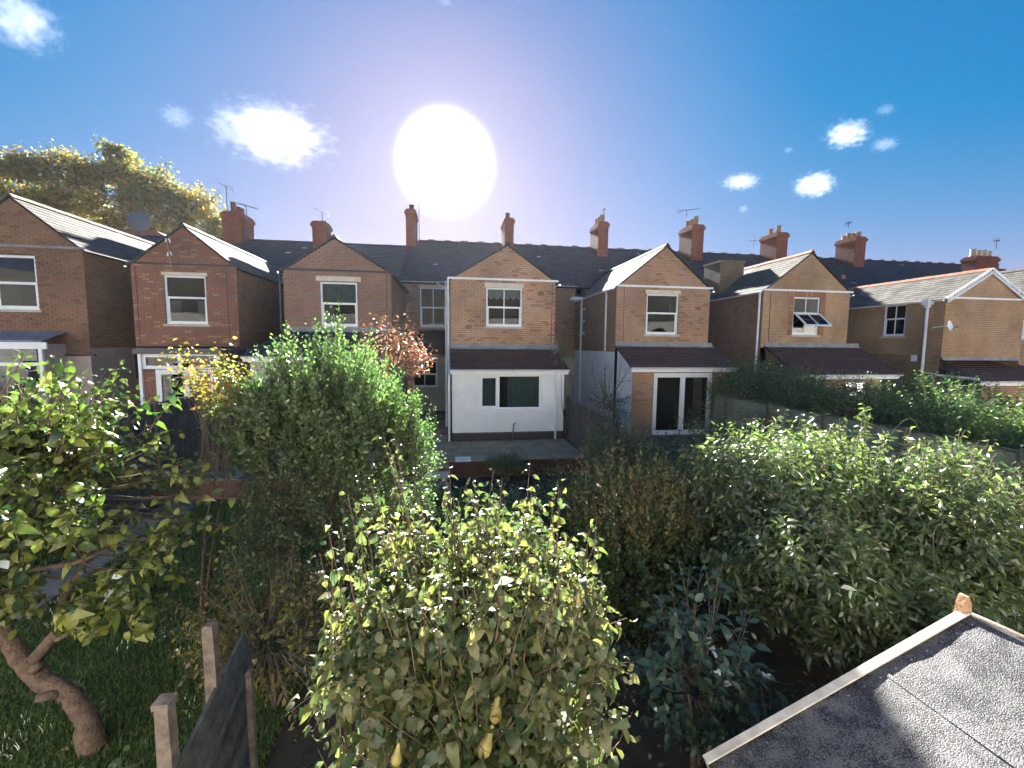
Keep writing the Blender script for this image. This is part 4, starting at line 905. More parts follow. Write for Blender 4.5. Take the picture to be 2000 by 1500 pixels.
# ------------------------------------------------------------------ houses on the viewer's side (seen in the window panes, and they throw sunlight back)
for i, x in enumerate((-33, -27, -21, -15, -9, -3, 3, 9, 15, 21, 27, 33)):
    H = empty('terraced_house', (x, -1.2, -.5), 'pale sunlit house of the row behind the viewer, seen as reflections in panes', 'house', 'sunlit houses opposite the terrace')
    mb = MB(); F = Frame((0, -1.3, 0), (-1, 0, 0), (0, 1, 0)); hs = [(-x-2.2, -x-1.1, 3.2, 4.6), (-x+1, -x+2.1, 3.2, 4.6), (-x-2.2, -x-1, .5, 2), (-x+1, -x+2.1, -.3, 2)]
    wallplane(F, -x-3, -x+3, -.5, 5.4, hs, mb); mb.build('wall', mat('opposite_pale_wall', (.42, .4, .38), .9, .3, 10, .2, 1) , H)
    mb = MB(); mb.prism([(x-3, -1.0, 5.3), (x-3, -5.5, 8.4), (x-3, -10, 5.3)], (6, 0, 0)); mb.build('roof', SLATEL, H)
    for a, b_, c, d in hs: window(H, F, a, b_, c, d, style='transom')

# ------------------------------------------------------------------ foliage
def tubes_np(name, P, r, m, parent, sides=4, kind='stuff'):
    """P (n,k,3) polylines, r (n,k)"""
    n, k, _ = P.shape; T = np.gradient(P, axis=1); T /= np.linalg.norm(T, axis=2, keepdims=True)+1e-9
    ref = np.where(np.abs(T[:, :, 2:3]) < .9, np.array([0, 0, 1.]), np.array([1., 0, 0])); A = np.cross(T, ref); A /= np.linalg.norm(A, axis=2, keepdims=True)+1e-9; B = np.cross(T, A)
    q = np.arange(sides)*2*np.pi/sides
    V = P[:, :, None, :]+r[:, :, None, None]*(A[:, :, None, :]*np.cos(q)[None, None, :, None]+B[:, :, None, :]*np.sin(q)[None, None, :, None])
    i, j, s = np.meshgrid(np.arange(n), np.arange(k-1), np.arange(sides), indexing='ij'); s2 = (s+1) % sides
    idx = lambda j_, s_: (i*k+j_)*sides+s_
    Fq = np.stack([idx(j, s), idx(j, s2), idx(j+1, s2), idx(j+1, s)], -1).reshape(-1, 4)
    return put(name, npmesh(name, V.reshape(-1, 3), Fq, m, smooth=True), parent, kind=kind)
def leaf_template(w=.32, fold=.12, droop=.18, simple=False, curl=0):
    if simple: v = [(0, 0, 0), (-w, .5, fold), (0, .5, 0), (w, .5, fold), (0, 1, -droop)]; f = [(0, 2, 1), (0, 3, 2), (1, 2, 4), (2, 3, 4)]
    else:
        v = [(0, 0, 0), (0, .3, .02), (0, .65, -droop*.3), (0, 1, -droop), (-w*.85, .28, fold), (-w*.8, .62, fold-droop*.4+curl), (w*.85, .28, fold), (w*.8, .62, fold-droop*.4+curl)]
        f = [(0, 1, 4), (4, 1, 2), (4, 2, 5), (5, 2, 3), (0, 6, 1), (6, 2, 1), (6, 7, 2), (7, 3, 2)]
    return np.array(v, float), np.array(f)
def leaves(parent, P, D, Nn, S, m, tmpl, singles=0, name='leaf'):
    V0, F0 = tmpl
    D = D/(np.linalg.norm(D, axis=1, keepdims=True)+1e-9); Xv = np.cross(D, Nn); Xv /= np.linalg.norm(Xv, axis=1, keepdims=True)+1e-9; Z = np.cross(Xv, D)
    n = len(P); rest = np.arange(n)
    if singles:
        o = np.argsort(np.linalg.norm(P-CAM, axis=1)/S); pick, rest = o[:singles], o[singles:]
        key = ('leaf', id(V0), m.name)
        mes = []
        for q in range(3):
            vv = V0*np.array([1+.15*(q-1), 1, 1+.8*(q-1)]); me = npmesh('leaf', vv, F0, m, np.full(len(vv), q*.21), smooth=True); mes.append(me)
        for i in pick:
            mm = Matrix((Xv[i]*S[i], D[i]*S[i], Z[i]*S[i])).transposed().to_4x4(); mm.translation = P[i]
            put(name, mes[int(i) % 3], parent, mm)
    P, D, Xv, Z, S = P[rest], D[rest], Xv[rest], Z[rest], S[rest]; n = len(P)
    zz = V0[:, 2][None, :, None]*rng.uniform(.2, 1.8, (n, 1, 1)); ww = rng.uniform(.8, 1.15, (n, 1, 1))
    V = P[:, None, :]+S[:, None, None]*(V0[:, 0][None, :, None]*ww*Xv[:, None, :]+V0[:, 1][None, :, None]*D[:, None, :]+zz*Z[:, None, :])
    Fq = (np.arange(n)[:, None, None]*len(V0)+F0[None]).reshape(-1, F0.shape[1])
    put('foliage', npmesh('foliage', V.reshape(-1, 3), Fq, m, np.repeat(rng.random(n), len(V0)), smooth=True), parent, kind='stuff')
def unit(n):
    v = rng.normal(size=(n, 3)); return v/np.linalg.norm(v, axis=1, keepdims=True)
def lump(d, seed, amp=.25, f=2.3):
    r = np.random.default_rng(seed); s = 0
    for i in range(5):
        k = r.normal(size=3)*f; s = s+np.sin(d@k+r.random()*6.28)
    return 1+amp*s/2.2
def shoots(c, rad, n, seed, upb=.5, inner=.45, amp=.22, zmin=-.9, shell=(.72, 1.05), wob=.12, halfmin=None, zcut=None):
    """curved shoots from inside a lumpy crown to its surface"""
    c, rad = np.array(c, float), np.array(rad, float); d = unit(n*3); d = d[d[:, 2] > zmin][:n]; n = len(d)
    r = lump(d, seed, amp)*rng.uniform(*shell, n)
    p2 = c+d*rad*r[:, None]; p0 = c+d*rad*(r*inner)[:, None]-np.array([0, 0, 1])*rad[2]*.15
    p1 = (p0+p2)/2+rng.normal(size=(n, 3))*wob*rad.mean()+np.array([0, 0, -.0]); p1[:, :2] += (p2-p0)[:, :2]*.15
    p2 = p2+np.array([0, 0, 1])*upb*rad[2]*rng.random((n, 1))*np.clip(d[:, 2:3]+.6, 0, 1)*.4
    return p0, p1, p2
def bez(p0, p1, p2, t):
    t = t[..., None]; return (1-t)**2*p0[:, None]+2*t*(1-t)*p1[:, None]+t*t*p2[:, None]
def clothe(parent, p0, p1, p2, k, size, m, tmpl, tr=(.3, 1.0), droop=.3, spread=.9, upn=.7, jit=.25, singles=0, twig=.004, twigm=None, petiole=.01, svar=.3, hs=None):
    n = len(p0); t = np.linspace(tr[0], tr[1], k)[None]+rng.uniform(-.03, .03, (n, k)); t = np.clip(t, 0, 1)
    P = bez(p0, p1, p2, t); T = 2*((1-t)[..., None]*(p1-p0)[:, None]+t[..., None]*(p2-p1)[:, None]); T /= np.linalg.norm(T, axis=2, keepdims=True)+1e-9
    ph = np.arange(k)[None]*2.4+rng.random((n, 1))*6.28; ref = np.array([.3, .2, .93]); A = np.cross(T, ref); A /= np.linalg.norm(A, axis=2, keepdims=True)+1e-9; B = np.cross(T, A)
    out_ = A*np.cos(ph)[..., None]+B*np.sin(ph)[..., None]
    D = T*(1-spread*.6)+out_*spread+rng.normal(size=P.shape)*jit-np.array([0, 0, 1])*droop
    Nn = rng.normal(size=P.shape)*(1-upn)+np.array([0, 0, 1])*upn+out_*.2
    S = size*rng.uniform(1-svar, 1+svar, (n, k))*np.where(t > .9, .75, 1)
    P = P+out_*petiole
    if hs: S = S*np.interp(P[..., 2], (hs[0], hs[1]), (hs[2], hs[3]))
    leaves(parent, P.reshape(-1, 3), D.reshape(-1, 3), Nn.reshape(-1, 3), S.ravel(), m, tmpl, singles)
    if twig:
        tt = np.linspace(0, 1, 5)[None].repeat(n, 0); tubes_np('twigs', bez(p0, p1, p2, tt), twig*np.linspace(1.3, .4, 5)[None].repeat(n, 0), twigm or BARKG, parent, 3)
def limbs(parent, base, ends, r0, m, name='trunk', bend=.15, k=9, r1=.25):
    for i, e in enumerate(ends):
        b_, e = Vector(base), Vector(e); mid = (b_+e)/2+Vector((random.uniform(-1, 1), random.uniform(-1, 1), .5))*bend*(e-b_).length
        pts = [(1-t)**2*b_+2*t*(1-t)*mid+t*t*e for t in [q/(k-1) for q in range(k)]]
        MB().tube(pts, [r0*(1-(1-r1)*q/(k-1)) for q in range(k)], 7).build(name if i == 0 else 'branch', m, parent, smooth=True)
def shrub(name, label, cat, c, rad, n, k, size, m, tmpl, seed, base=None, group=None, trunks=4, trad=.03, singles=0, **kw):
    base = base or (c[0], c[1], -.5); H = empty(name, base, label, cat, group)
    sk = {q: kw.pop(q) for q in list(kw) if q in ('upb', 'inner', 'amp', 'zmin', 'shell', 'wob')}
    p0, p1, p2 = shoots(c, rad, n, seed, **sk)
    ok = p0[:, 2] > base[2]+.05; p0, p1, p2 = p0[ok], p1[ok], p2[ok]
    clothe(H, p0, p1, p2, k, size, m, tmpl, singles=singles, **kw)
    ends = [Vector(c)+Vector((random.uniform(-.5, .5)*rad[0], random.uniform(-.5, .5)*rad[1], random.uniform(-.1, .5)*rad[2])) for _ in range(trunks)]
    limbs(H, base, ends, trad, BARK)
    return H
def arched(w=.34, fold=.13, curl=.5):
    v = [(0, 0, 0), (0, .3, .07), (0, .62, -curl*.12), (0, .86, -curl), (-w*.8, .22, fold+.02), (-w*.82, .55, fold-curl*.3), (w*.8, .22, fold+.02), (w*.82, .55, fold-curl*.3), (-w*.35, .78, -curl*.7+fold*.4), (w*.35, .78, -curl*.7+fold*.4)]
    return np.array(v, float), np.array([(0, 1, 4), (4, 1, 2), (4, 2, 5), (5, 2, 8), (8, 2, 3), (0, 6, 1), (6, 2, 1), (6, 7, 2), (7, 9, 2), (9, 3, 2)])
LF = leaf_template(); LFN = leaf_template(.2, .06, .25); LFS = leaf_template(.3, .1, .1, True); LFO = arched(); LFSN = leaf_template(.2, .05, .1, True)
PEAR = leafmat('pear_leaf', [(0, (.04, .07, .035)), (.3, (.07, .115, .045)), (.6, (.12, .17, .06)), (.88, (.19, .22, .075)), (.99, (.2, .21, .08)), (1, (.17, .16, .07))], (1.6, 1.9, .95), .42, .45)
MAG = leafmat('broad_leaf', [(0, (.035, .065, .025)), (.5, (.055, .1, .03)), (.82, (.08, .14, .04)), (.95, (.15, .21, .05)), (1, (.3, .3, .06))], (.7, 1.35, .7), .28, .36)
PITT = leafmat('shoot_leaf', [(0, (.055, .11, .045)), (.5, (.095, .165, .06)), (.85, (.14, .21, .075)), (1, (.2, .25, .09))], (1.2, 1.7, 1.0), .4, .3, .8)
VIB = leafmat('shrub_leaf', [(0, (.05, .095, .04)), (.5, (.085, .14, .06)), (.85, (.125, .18, .075)), (1, (.19, .22, .09))], (1.5, 1.8, .9), .36, .3, .8)
BRN = leafmat('golden_fine_leaf', [(0, (.07, .075, .03)), (.5, (.15, .13, .05)), (1, (.3, .23, .1))], (1.5, 1.4, .8), .4, .5)
DKL = leafmat('dark_oval_leaf', [(0, (.02, .05, .035)), (.6, (.035, .075, .05)), (1, (.06, .1, .06))], (1, 1.2, .8), .2, .4)
HED = leafmat('hedge_leaf', [(0, (.055, .12, .05)), (.6, (.09, .175, .065)), (1, (.15, .22, .08))], (1.5, 1.9, .7), .33, .4)
RED = leafmat('autumn_red_leaf', [(0, (.14, .13, .06)), (.3, (.34, .24, .1)), (.6, (.45, .2, .12)), (.85, (.46, .34, .16)), (1, (.42, .14, .11))], (1.5, 1.3, 1.0), .4, .5)
YEL = leafmat('yellow_red_leaf', [(0, (.14, .2, .05)), (.4, (.28, .33, .07)), (.8, (.3, .38, .09)), (.97, (.4, .38, .1)), (1, (.42, .2, .09))], (1.5, 1.5, .8), .45, .45)
FARL = leafmat('autumn_crown_leaf', [(0, (.12, .19, .075)), (.45, (.16, .22, .08)), (.7, (.3, .26, .08)), (1, (.42, .26, .09))], (1.5, 1.5, .8), .35, .6, posv=.16)

# pear tree in the middle foreground: upright shoots with drooping leaves
pt = empty('pear_tree', (.1, 1.95, -.5), 'young pear tree with curling sunlit yellow green leaves in the middle foreground', 'tree')
n = 520; ang = rng.random(n)*6.28; rr_ = np.sqrt(rng.random(n))
bx = .13+np.cos(ang)*rr_*.36; by = 2.0+np.sin(ang)*rr_*.33; bz0 = rng.uniform(.1, 1.95, n)
p0 = np.stack([bx, by, bz0], 1); L = rng.uniform(.35, .75, n)
o_ = np.stack([np.cos(ang)*(rr_*.6+.12), np.sin(ang)*(rr_*.5+.1), np.ones(n)*1.0], 1)+rng.normal(size=(n, 3))*.15; o_ /= np.linalg.norm(o_, axis=1, keepdims=True)
p2 = p0+o_*L[:, None]; xs_ = None
m_ = 260; an2 = rng.random(m_)*6.28; r2_ = np.sqrt(rng.random(m_)); e0 = np.stack([.13+np.cos(an2)*r2_*.5, 2.02+np.sin(an2)*r2_*.33, rng.uniform(1.5, 2.05, m_)], 1); oo = np.stack([np.cos(an2)*r2_*.35, np.sin(an2)*r2_*.3, np.ones(m_)], 1)+rng.normal(size=(m_, 3))*.13
p0 = np.vstack([p0, e0]); p2 = np.vstack([p2, e0+oo*rng.uniform(.4, .75, (m_, 1))]); o_ = np.vstack([o_, oo]); n = len(p0)
topz = 2.5-.6*((p2[:, 0]-.13)/.75)**2-.13+.13*np.sin(p2[:, 0]*13+1)*np.cos(p2[:, 1]*9)+.06*np.sin(p2[:, 0]*31); p2[:, 2] = np.minimum(p2[:, 2], topz+rng.uniform(-.25, .05, n)); p1 = (p0+p2)/2+rng.normal(size=(n, 3))*.05+o_*[.06, .06, 0]
# the taller leading shoots
lead = [((-.15, 2.05, 1.9), atY(748, 845, 2.05)), ((.02, 2.0, 1.8), atY(878, 910, 2.0)), ((.15, 2.0, 1.9), atY(965, 915, 2.05)), ((.35, 2.1, 1.8), atY(1035, 905, 2.1)), ((.5, 2.05, 1.7), atY(1090, 935, 2.05)), ((-.35, 1.9, 1.6), atY(680, 965, 1.9)), ((-.45, 1.9, 1.5), atY(640, 1030, 1.9)), ((.65, 2, 1.5), atY(1165, 1010, 2)), ((-.5, 1.85, 1.2), atY(650, 1190, 1.85)), ((.7, 1.9, 1.3), atY(1175, 1120, 1.9)), ((.2, 2, 1.9), atY(925, 935, 2)), ((-.05, 2, 1.9), atY(800, 960, 2.0)), ((-.2, 2, 1.9), atY(725, 940, 2.0))]
lead = lead+[((l[0][0]+random.uniform(-.05, .05), l[0][1]+random.uniform(-.08, .08), l[0][2]), Vector(l[1])+Vector((random.uniform(-.05, .05), random.uniform(-.1, .1), random.uniform(-.16, -.02)))) for l in lead for _ in range(3)]
a = np.array([l[0] for l in lead]); e = np.array([tuple(l[1]) for l in lead]); p0 = np.vstack([p0, a]); p2 = np.vstack([p2, e]); p1 = np.vstack([p1, (a+e)/2+rng.normal(size=a.shape)*.04])
clothe(pt, p0, p1, p2, 19, .056, PEAR, LFO, (.08, 1), hs=(1.2, 2.4, 1.3, .72), droop=.45, spread=1.0, upn=.5, jit=.4, singles=300, twig=.0035, twigm=BARK, petiole=.018, svar=.5)
limbs(pt, (.1, 1.95, -.5), [(.12, 2, 1.7), (-.3, 1.95, 1.3), (.5, 2, 1.3), (.1, 2.3, 1.4), (.2, 1.75, 1.2)], .04, BARK)
PF = mat('yellow_pear_skin', (.24, .2, .06), .45, .1, 60, .2, 20)
for px, py, Y, s, ti in ((968, 1390, 1.62, .045, .1), (948, 1455, 1.6, .05, .35), (1128, 1180, 1.7, .03, 0), (775, 1478, 1.6, .035, .1)):
    c = atY(px, py, Y); mb = MB(); mb.tube([c+Vector((ti*z*.05, 0, z*s)) for z in (1.7, 1.4, 1, .5, 0, -.5, -.85, -1)], [s*q for q in (.1, .22, .3, .42, .6, .62, .4, .1)], 9); mb.build('pear', PF, pt, smooth=True)
    mb = MB(); mb.tube([c+Vector((ti*.08*s, 0, 1.68*s)), c+Vector((.01, 0, 2.6*s))], .002, 4); mb.build('stalk', BARK, pt)

# broad leaved tree at the left with a bent trunk
mt_ = empty('broad_leaved_tree', (-3.35, 4.2, -.5), 'small tree at the left with big yellow green leaves and a crooked brown trunk', 'tree')
tr_ = [(-3.22, 4.05, -.52), (-3.27, 4.1, -.25), (-3.42, 4.15, -.02), (-3.68, 4.2, .1), (-3.85, 4.2, .35), (-3.95, 4.2, .6), (-4.05, 4.25, .95), (-4.0, 4.3, 1.4), (-3.8, 4.3, 1.9)]
rad_ = [.105, .088, .078, .074, .072, .066, .055, .045, .03]; tp, tr2 = [], []
for i in range(len(tr_)-1):
    for k in range(5):
        f = k/5; a, b_ = Vector(tr_[i]), Vector(tr_[i+1]); tp.append(a.lerp(b_, f)+Vector((random.uniform(-.008, .008), random.uniform(-.008, .008), 0))); tr2.append((rad_[i]*(1-f)+rad_[i+1]*f)*random.uniform(.9, 1.13))
MB().tube(tp, tr2, 11).build('trunk', BARK, mt_, smooth=True)
for p, d in ((tp[11], (-.1, -.1, .05)), (tp[17], (.1, -.08, .1)), (tp[23], (-.09, -.1, .04))):
    MB().tube([p, p+Vector(d)*.8, p+Vector(d)*1.3], [.045, .04, .03], 8).build('branch_stub', BARK, mt_, smooth=True)
for pts, r_ in (([(-3.72, 4.2, .33), (-3.5, 4.2, .6), (-3.45, 4.2, .9), (-3.2, 4.2, 1.3)], .06), ([(-3.95, 4.2, .6), (-4.3, 4.1, .65), (-4.7, 4.0, .9)], .07), ([(-4.03, 4.2, 1.0), (-3.6, 4.0, 1.25), (-3.1, 3.9, 1.35), (-2.85, 3.9, 1.45)], .03), ([(-4, 4.3, 1.4), (-4.2, 4.4, 2.0), (-4.1, 4.4, 2.5)], .04), ([(-3.5, 4.2, .6), (-3.2, 3.8, .75), (-2.9, 3.6, .95)], .03)):
    MB().tube(pts, [r_*(1-.6*i/(len(pts)-1)) for i in range(len(pts))], 7).build('branch', BARK, mt_, smooth=True)
P0, P1, P2 = [], [], []
for (c, rad, n, sd_) in (((-3.75, 4.35, 2.0), (1.1, .95, .8), 400, 3), ((-3.9, 4.4, 1.3), (1.0, .9, .5), 130, 5), ((-2.72, 3.75, 1.02), (.33, .35, .22), 70, 9), ((-4.1, 4, .95), (.9, .8, .3), 40, 12)):
    q = shoots(c, rad, n, sd_, upb=.7, inner=.4, amp=.5, zmin=-.6); P0.append(q[0]); P1.append(q[1]); P2.append(q[2])
for px, py, Y in ((355, 745, 4), (240, 715, 4.4), (345, 1010, 3.9), (270, 1060, 3.9), (330, 1040, 3.8), (105, 700, 4), (45, 690, 4), (150, 720, 4.1), (60, 740, 4)):
    e = atY(px, py, Y); a = e+Vector((-.35, .1, -.45)); P0.append(np.array([a])); P1.append(np.array([(a+e)/2+Vector((.1, 0, .1))])); P2.append(np.array([e]))
P0, P1, P2 = map(np.vstack, (P0, P1, P2))
clothe(mt_, P0, P1, P2, 10, .092, MAG, LFO, (.4, 1), droop=.25, spread=.9, upn=.6, jit=.35, singles=300, twig=.006, twigm=BARK, petiole=.02, svar=.4)

# big upright green shrub, left of the middle
pit = empty('tall_shrub', (-1.7, 6.0, -.5), 'large dense green shrub with many upright shoots left of the white lean-to', 'shrub')
P0, P1, P2 = [], [], []
n = 2300; d = unit(n); d[:, 2] = np.abs(d[:, 2])*1.05-.25; c = np.array([-1.68, 6.0, 1.8]); rad = np.array([1.46, 1.05, 1.4])*1.0
r_ = lump(d, 21, .24, 4)*rng.uniform(.7, .95, n); p0 = c+d*rad*r_[:, None]*.75; L = rng.uniform(.3, .95, n)*(.75+.35*np.sin(d[:, 0]*11+d[:, 1]*7))*(.6+.5*np.clip(d[:, 2], 0, 1))
o_ = d*[.55, .55, .25]+np.array([0, 0, .9])+rng.normal(size=(n, 3))*.12; p2 = p0+o_*L[:, None]; p1 = (p0+p2)/2+d*.08
clothe(pit, p0, p1, p2, 22, .055, PITT, LFS, (.1, 1), droop=-.1, spread=.6, upn=.5, jit=.25, twig=.005)
for px, py, Y in ((815, 790, 7.0), (830, 850, 6.8), (835, 800, 7.1)):
    pass
q = shoots((-.55, 5.7, 1.55), (.42, .5, .85), 190, 23, upb=.6, inner=.4); clothe(pit, *q, 20, .042, PITT, LFS, (.2, 1), droop=0, spread=.8, upn=.5, twig=.005)
q = shoots((-1.72, 5.9, .75), (1.45, 1.05, 1.25), 850, 24, upb=.2, inner=.5, zmin=-.8); clothe(pit, *q, 18, .05, PITT, LFS, (.2, 1), droop=.1, spread=.8, upn=.5, twig=.005)
limbs(pit, (-1.7, 6.0, -.5), [(-1.6, 6, 1.6), (-2.4, 6, 1.3), (-1.0, 6, 1.3), (-1.9, 6.3, 1.5), (-1.4, 5.7, 1.2)], .05, BARK)

# loose arching stems below it, in front of the lawn
shrub('arching_shrub', 'loose arching shrub with sparse small yellowing leaves behind the leaning fence panel', 'shrub', (-1.75, 4.2, .45), (1.0, .7, .75), 260, 12, .05, leafmat('sparse_leaf', [(0, (.05, .09, .03)), (.6, (.1, .15, .045)), (.93, (.2, .22, .06)), (1, (.33, .25, .06))], (1.6, 1.7, .8), .4), LF, 31, base=(-1.75, 4.3, -.5), singles=0, inner=.25, amp=.35, droop=.3, twig=.006, trunks=5, trad=.02)
# red and orange leaved shrub behind, and yellow-red sprays at its left
shrub('red_leaved_shrub', 'shrub with orange and red autumn leaves against the back window recess', 'shrub', tuple(atY(772, 705, 9.1)), (.78, .5, .72), 170, 11, .07, RED, LFS, 35, base=(-1.0, 9.2, -.5), inner=.3, amp=.35, droop=.2, twig=.007, trunks=5, trad=.025, zmin=-.7)
yl = empty('climbing_rose', (-3.0, 5.4, -.5), 'arching stems with bright yellow and red leaves above the tall fence', 'shrub')
es = [atY(px, py, 5.4) for px, py in ((330, 685), (350, 672), (375, 700), (400, 690), (430, 672), (448, 700), (470, 705), (395, 730), (420, 740), (445, 760), (365, 712), (455, 735), (410, 715), (438, 690), (480, 725), (400, 760))]
e = np.array([tuple(v) for v in es]); a = np.array([(-2.7, 5.4, 1.6)]*len(e))+rng.normal(size=e.shape)*.1; P1 = (a+e)/2+np.array([0, 0, .35])
e = np.vstack([e]*3)+rng.normal(size=(len(e)*3, 3))*.07; a = np.vstack([a]*3); P1 = (a+e)/2+np.array([0, 0, .2])
clothe(yl, a, P1, e, 14, .06, YEL, LF, (.65, 1), hs=(0, 1, 1, 1), droop=.2, spread=1, upn=.5, twig=.004, singles=0, petiole=.03, svar=.4)
limbs(yl, (-3.0, 5.4, -.5), [(-2.75, 5.4, 1.65), (-2.65, 5.45, 1.55)], .025, BARK)
# the mass of leafy shrubs at the right
bigr = empty('spreading_shrub', (4.6, 4.6, -.5), 'wide spreading shrub with pointed sunlit leaves filling the right middle ground', 'shrub')
P0, P1, P2 = [], [], []
for (c, rad, n, s_) in (((4.3, 5.0, .95), (1.5, 1.2, 1.1), 1100, 41), ((5.9, 4.4, .75), (1.5, 1.3, 1.2), 1050, 42), ((3.75, 3.9, .72), (1.0, .8, .8), 560, 43), ((5.3, 5.9, .85), (1.7, 1.1, 1.05), 560, 44), ((4.7, 3.3, .2), (.9, .7, .85), 330, 45), ((7.3, 4.6, .3), (1.1, 1.4, .9), 300, 46)):
    q = shoots(c, rad, n, s_, upb=.5, inner=.55, amp=.14, zmin=-.45)
    P0.append(q[0]); P1.append(q[1]); P2.append(q[2])
for px, py, Y in ((1690, 805, 4.6), (1480, 850, 4.8), (1830, 880, 4.5), (1600, 850, 4.8), (1730, 850, 4.6), (1380, 860, 5), (1990, 960, 4), (1560, 860, 4.8)):
    e = atY(px, py, Y); a = e+Vector((0, .1, -.5))
    for _ in range(3): P0.append(np.array([a])); P1.append(np.array([(a+e)/2])+rng.normal(size=(1, 3))*.06); P2.append(np.array([e])+rng.normal(size=(1, 3))*.05)
P0, P1, P2 = map(np.vstack, (P0, P1, P2)); ok = P0[:, 2] > -.3
clothe(bigr, P0[ok], P1[ok], P2[ok], 15, .095, VIB, LFN, (.25, 1), droop=.3, spread=1, upn=.6, jit=.3, singles=300, twig=.005, svar=.35)
limbs(bigr, (4.6, 4.8, -.5), [(4.3, 5, .9), (5.8, 4.6, .8), (3.9, 4.2, .7), (5.2, 5.6, .7), (4.7, 3.6, .3)], .05, BARK)
ps = []
for px0, py0, px1, py1, px2, py2, Y in ((1740, 850, 1780, 790, 1795, 840, 4.5), (1775, 880, 1850, 900, 1890, 980, 4.4), (1840, 1190, 1810, 1040, 1830, 1030, 3.4), (1970, 890, 2010, 920, 2030, 980, 4)):
    ps.append([atY(px0, py0, Y), atY(px1, py1, Y), atY(px2, py2, Y)])
A3 = np.array([[tuple(q) for q in p] for p in ps]); tt = np.linspace(0, 1, 8)[None].repeat(len(ps), 0)
tubes_np('tendrils', bez(A3[:, 0], A3[:, 1], A3[:, 2], tt), np.full((len(ps), 8), .004), BARKG, bigr, 4)
gs = shrub('golden_shrub', 'fine leaved bushy shrub with bronze gold tips right of the pear tree', 'shrub', (2.5, 5.2, .5), (1.05, .8, 1.0), 1300, 20, .058, leafmat('dull_fine_leaf', [(0, (.04, .08, .035)), (.6, (.07, .12, .045)), (1, (.13, .16, .055))], (1.3, 1.7, .8), .35, .45), LFS, 51, inner=.6, amp=.18, droop=-.1, spread=.6, twig=0, upb=.9, base=(2.5, 5.2, -.5), tr=(0, .9))
q = shoots((2.5, 5.2, .55), (1.0, .75, 1.0), 420, 51, upb=1.1, inner=.75, amp=.18, zmin=.25); clothe(gs, *q, 16, .048, BRN, LFS, (.45, 1), droop=-.2, spread=.5, twig=0)
shrub('rounded_shrub', 'dark green shrub below the rose with scattered sunlit tips', 'shrub', (4.1, 9.2, .35), (1.35, 1.0, 1.15), 620, 16, .07, VIB, LFS, 53, inner=.4, amp=.2, base=(4.1, 9.2, -.5))
shrub('rounded_shrub', 'leafy green shrub in front of the tan brick patio doors', 'shrub', (6.1, 8.6, .45), (1.35, 1.2, 1.1), 620, 16, .07, VIB, LFS, 54, inner=.4, amp=.25, base=(6.1, 8.6, -.5))
shrub('reddish_shrub', 'small shrub with reddish bronze leaves at the corner of the brick lean-to', 'shrub', (7.5, 9.2, 1.0), (.6, .5, .7), 130, 14, .06, leafmat('bronze_leaf', [(0, (.1, .05, .03)), (.5, (.2, .08, .05)), (1, (.15, .13, .05))], (1.5, 1.2, .8), .4), LFS, 55, base=(7.5, 9.2, -.5))
shrub('small_round_bush', 'small rounded green bush growing over the patio edge', 'shrub', (1.6, 11.35, -.1), (.68, .38, .42), 330, 14, .035, HED, LFS, 56, base=(1.6, 11.3, -.5), zmin=-.6, inner=.3)
shrub('under_shrub', 'dark shrub with oval leaves in deep shade left of the shed roof', 'shrub', (2.0, 3.0, .5), (.55, .5, .8), 120, 9, .095, DKL, LF, 57, base=(2.0, 3.0, -.5), inner=.15, amp=.25, droop=0, singles=200, upn=.75, zmin=-.8)
shrub('under_shrub', 'low dark leafed shrub beside the shed bargeboard', 'shrub', (2.55, 2.8, .05), (.45, .4, .5), 30, 8, .1, DKL, LFN, 58, base=(2.5, 2.8, -.5), inner=.15, droop=.1, singles=100)
for i, (x, y) in enumerate(((.9, 7.5), (2.4, 8.0), (.1, 5.5), (1.1, 4.2), (-.3, 8.6))):
    shrub('border_shrub', ['shaded low green shrub below the patio wall', 'shaded low green shrub right of the patio wall', 'dark shrub behind the pear tree at its left', 'dark shrub directly behind the pear tree', 'dark shrub at the foot of the stone steps'][i], 'shrub', (x, y, .0), (.85, .75, [.55, .75, .5, .7, .45][i]), 190, 13, .06, HED, LFS, 60+i, base=(x, y, -.5), inner=.3, zmin=-.3)
# rose on the white side wall
shrub('rose_bush', 'straggly thin rose bush with a few pink flowers against the white side wall', 'shrub', (4.75, 12.3, 1.65), (.75, .5, 1.05), 75, 12, .06, VIB, LFS, 71, base=(4.75, 12.3, -.02), inner=.12, amp=.35, droop=.2, twig=.009, trunks=6, trad=.016)
ro_ = bpy.data.objects['rose_bush']
for px, py in ((1177, 747), (1229, 745), (1201, 674), (1190, 770)):
    c = atY(px, py, 11.9); mb = MB()
    for k in range(9):
        q = k*2.4; r0 = .02+.006*k; d = Vector((math.cos(q), math.sin(q), .3)); s_ = d.cross(Vector((0, 0, 1))).normalized(); mb.add([c+d*.01, c+d*r0+s_*.03, c+d*(r0+.03)+Vector((0, 0, .02)), c+d*r0-s_*.03], [(0, 1, 2, 3)])
    mb.build('flower', mat('pink_petal', (.75, .22, .25), .6), ro_)
shrub('wall_climber', 'wispy green climber at the right corner of the white lean-to roof', 'climber', (3.75, 14.05, 3.1), (.5, .22, .75), 60, 12, .06, PITT, LFSN, 73, base=(4.05, 14.0, -.02), inner=.1, amp=.3, droop=.35, trunks=2, trad=.012)
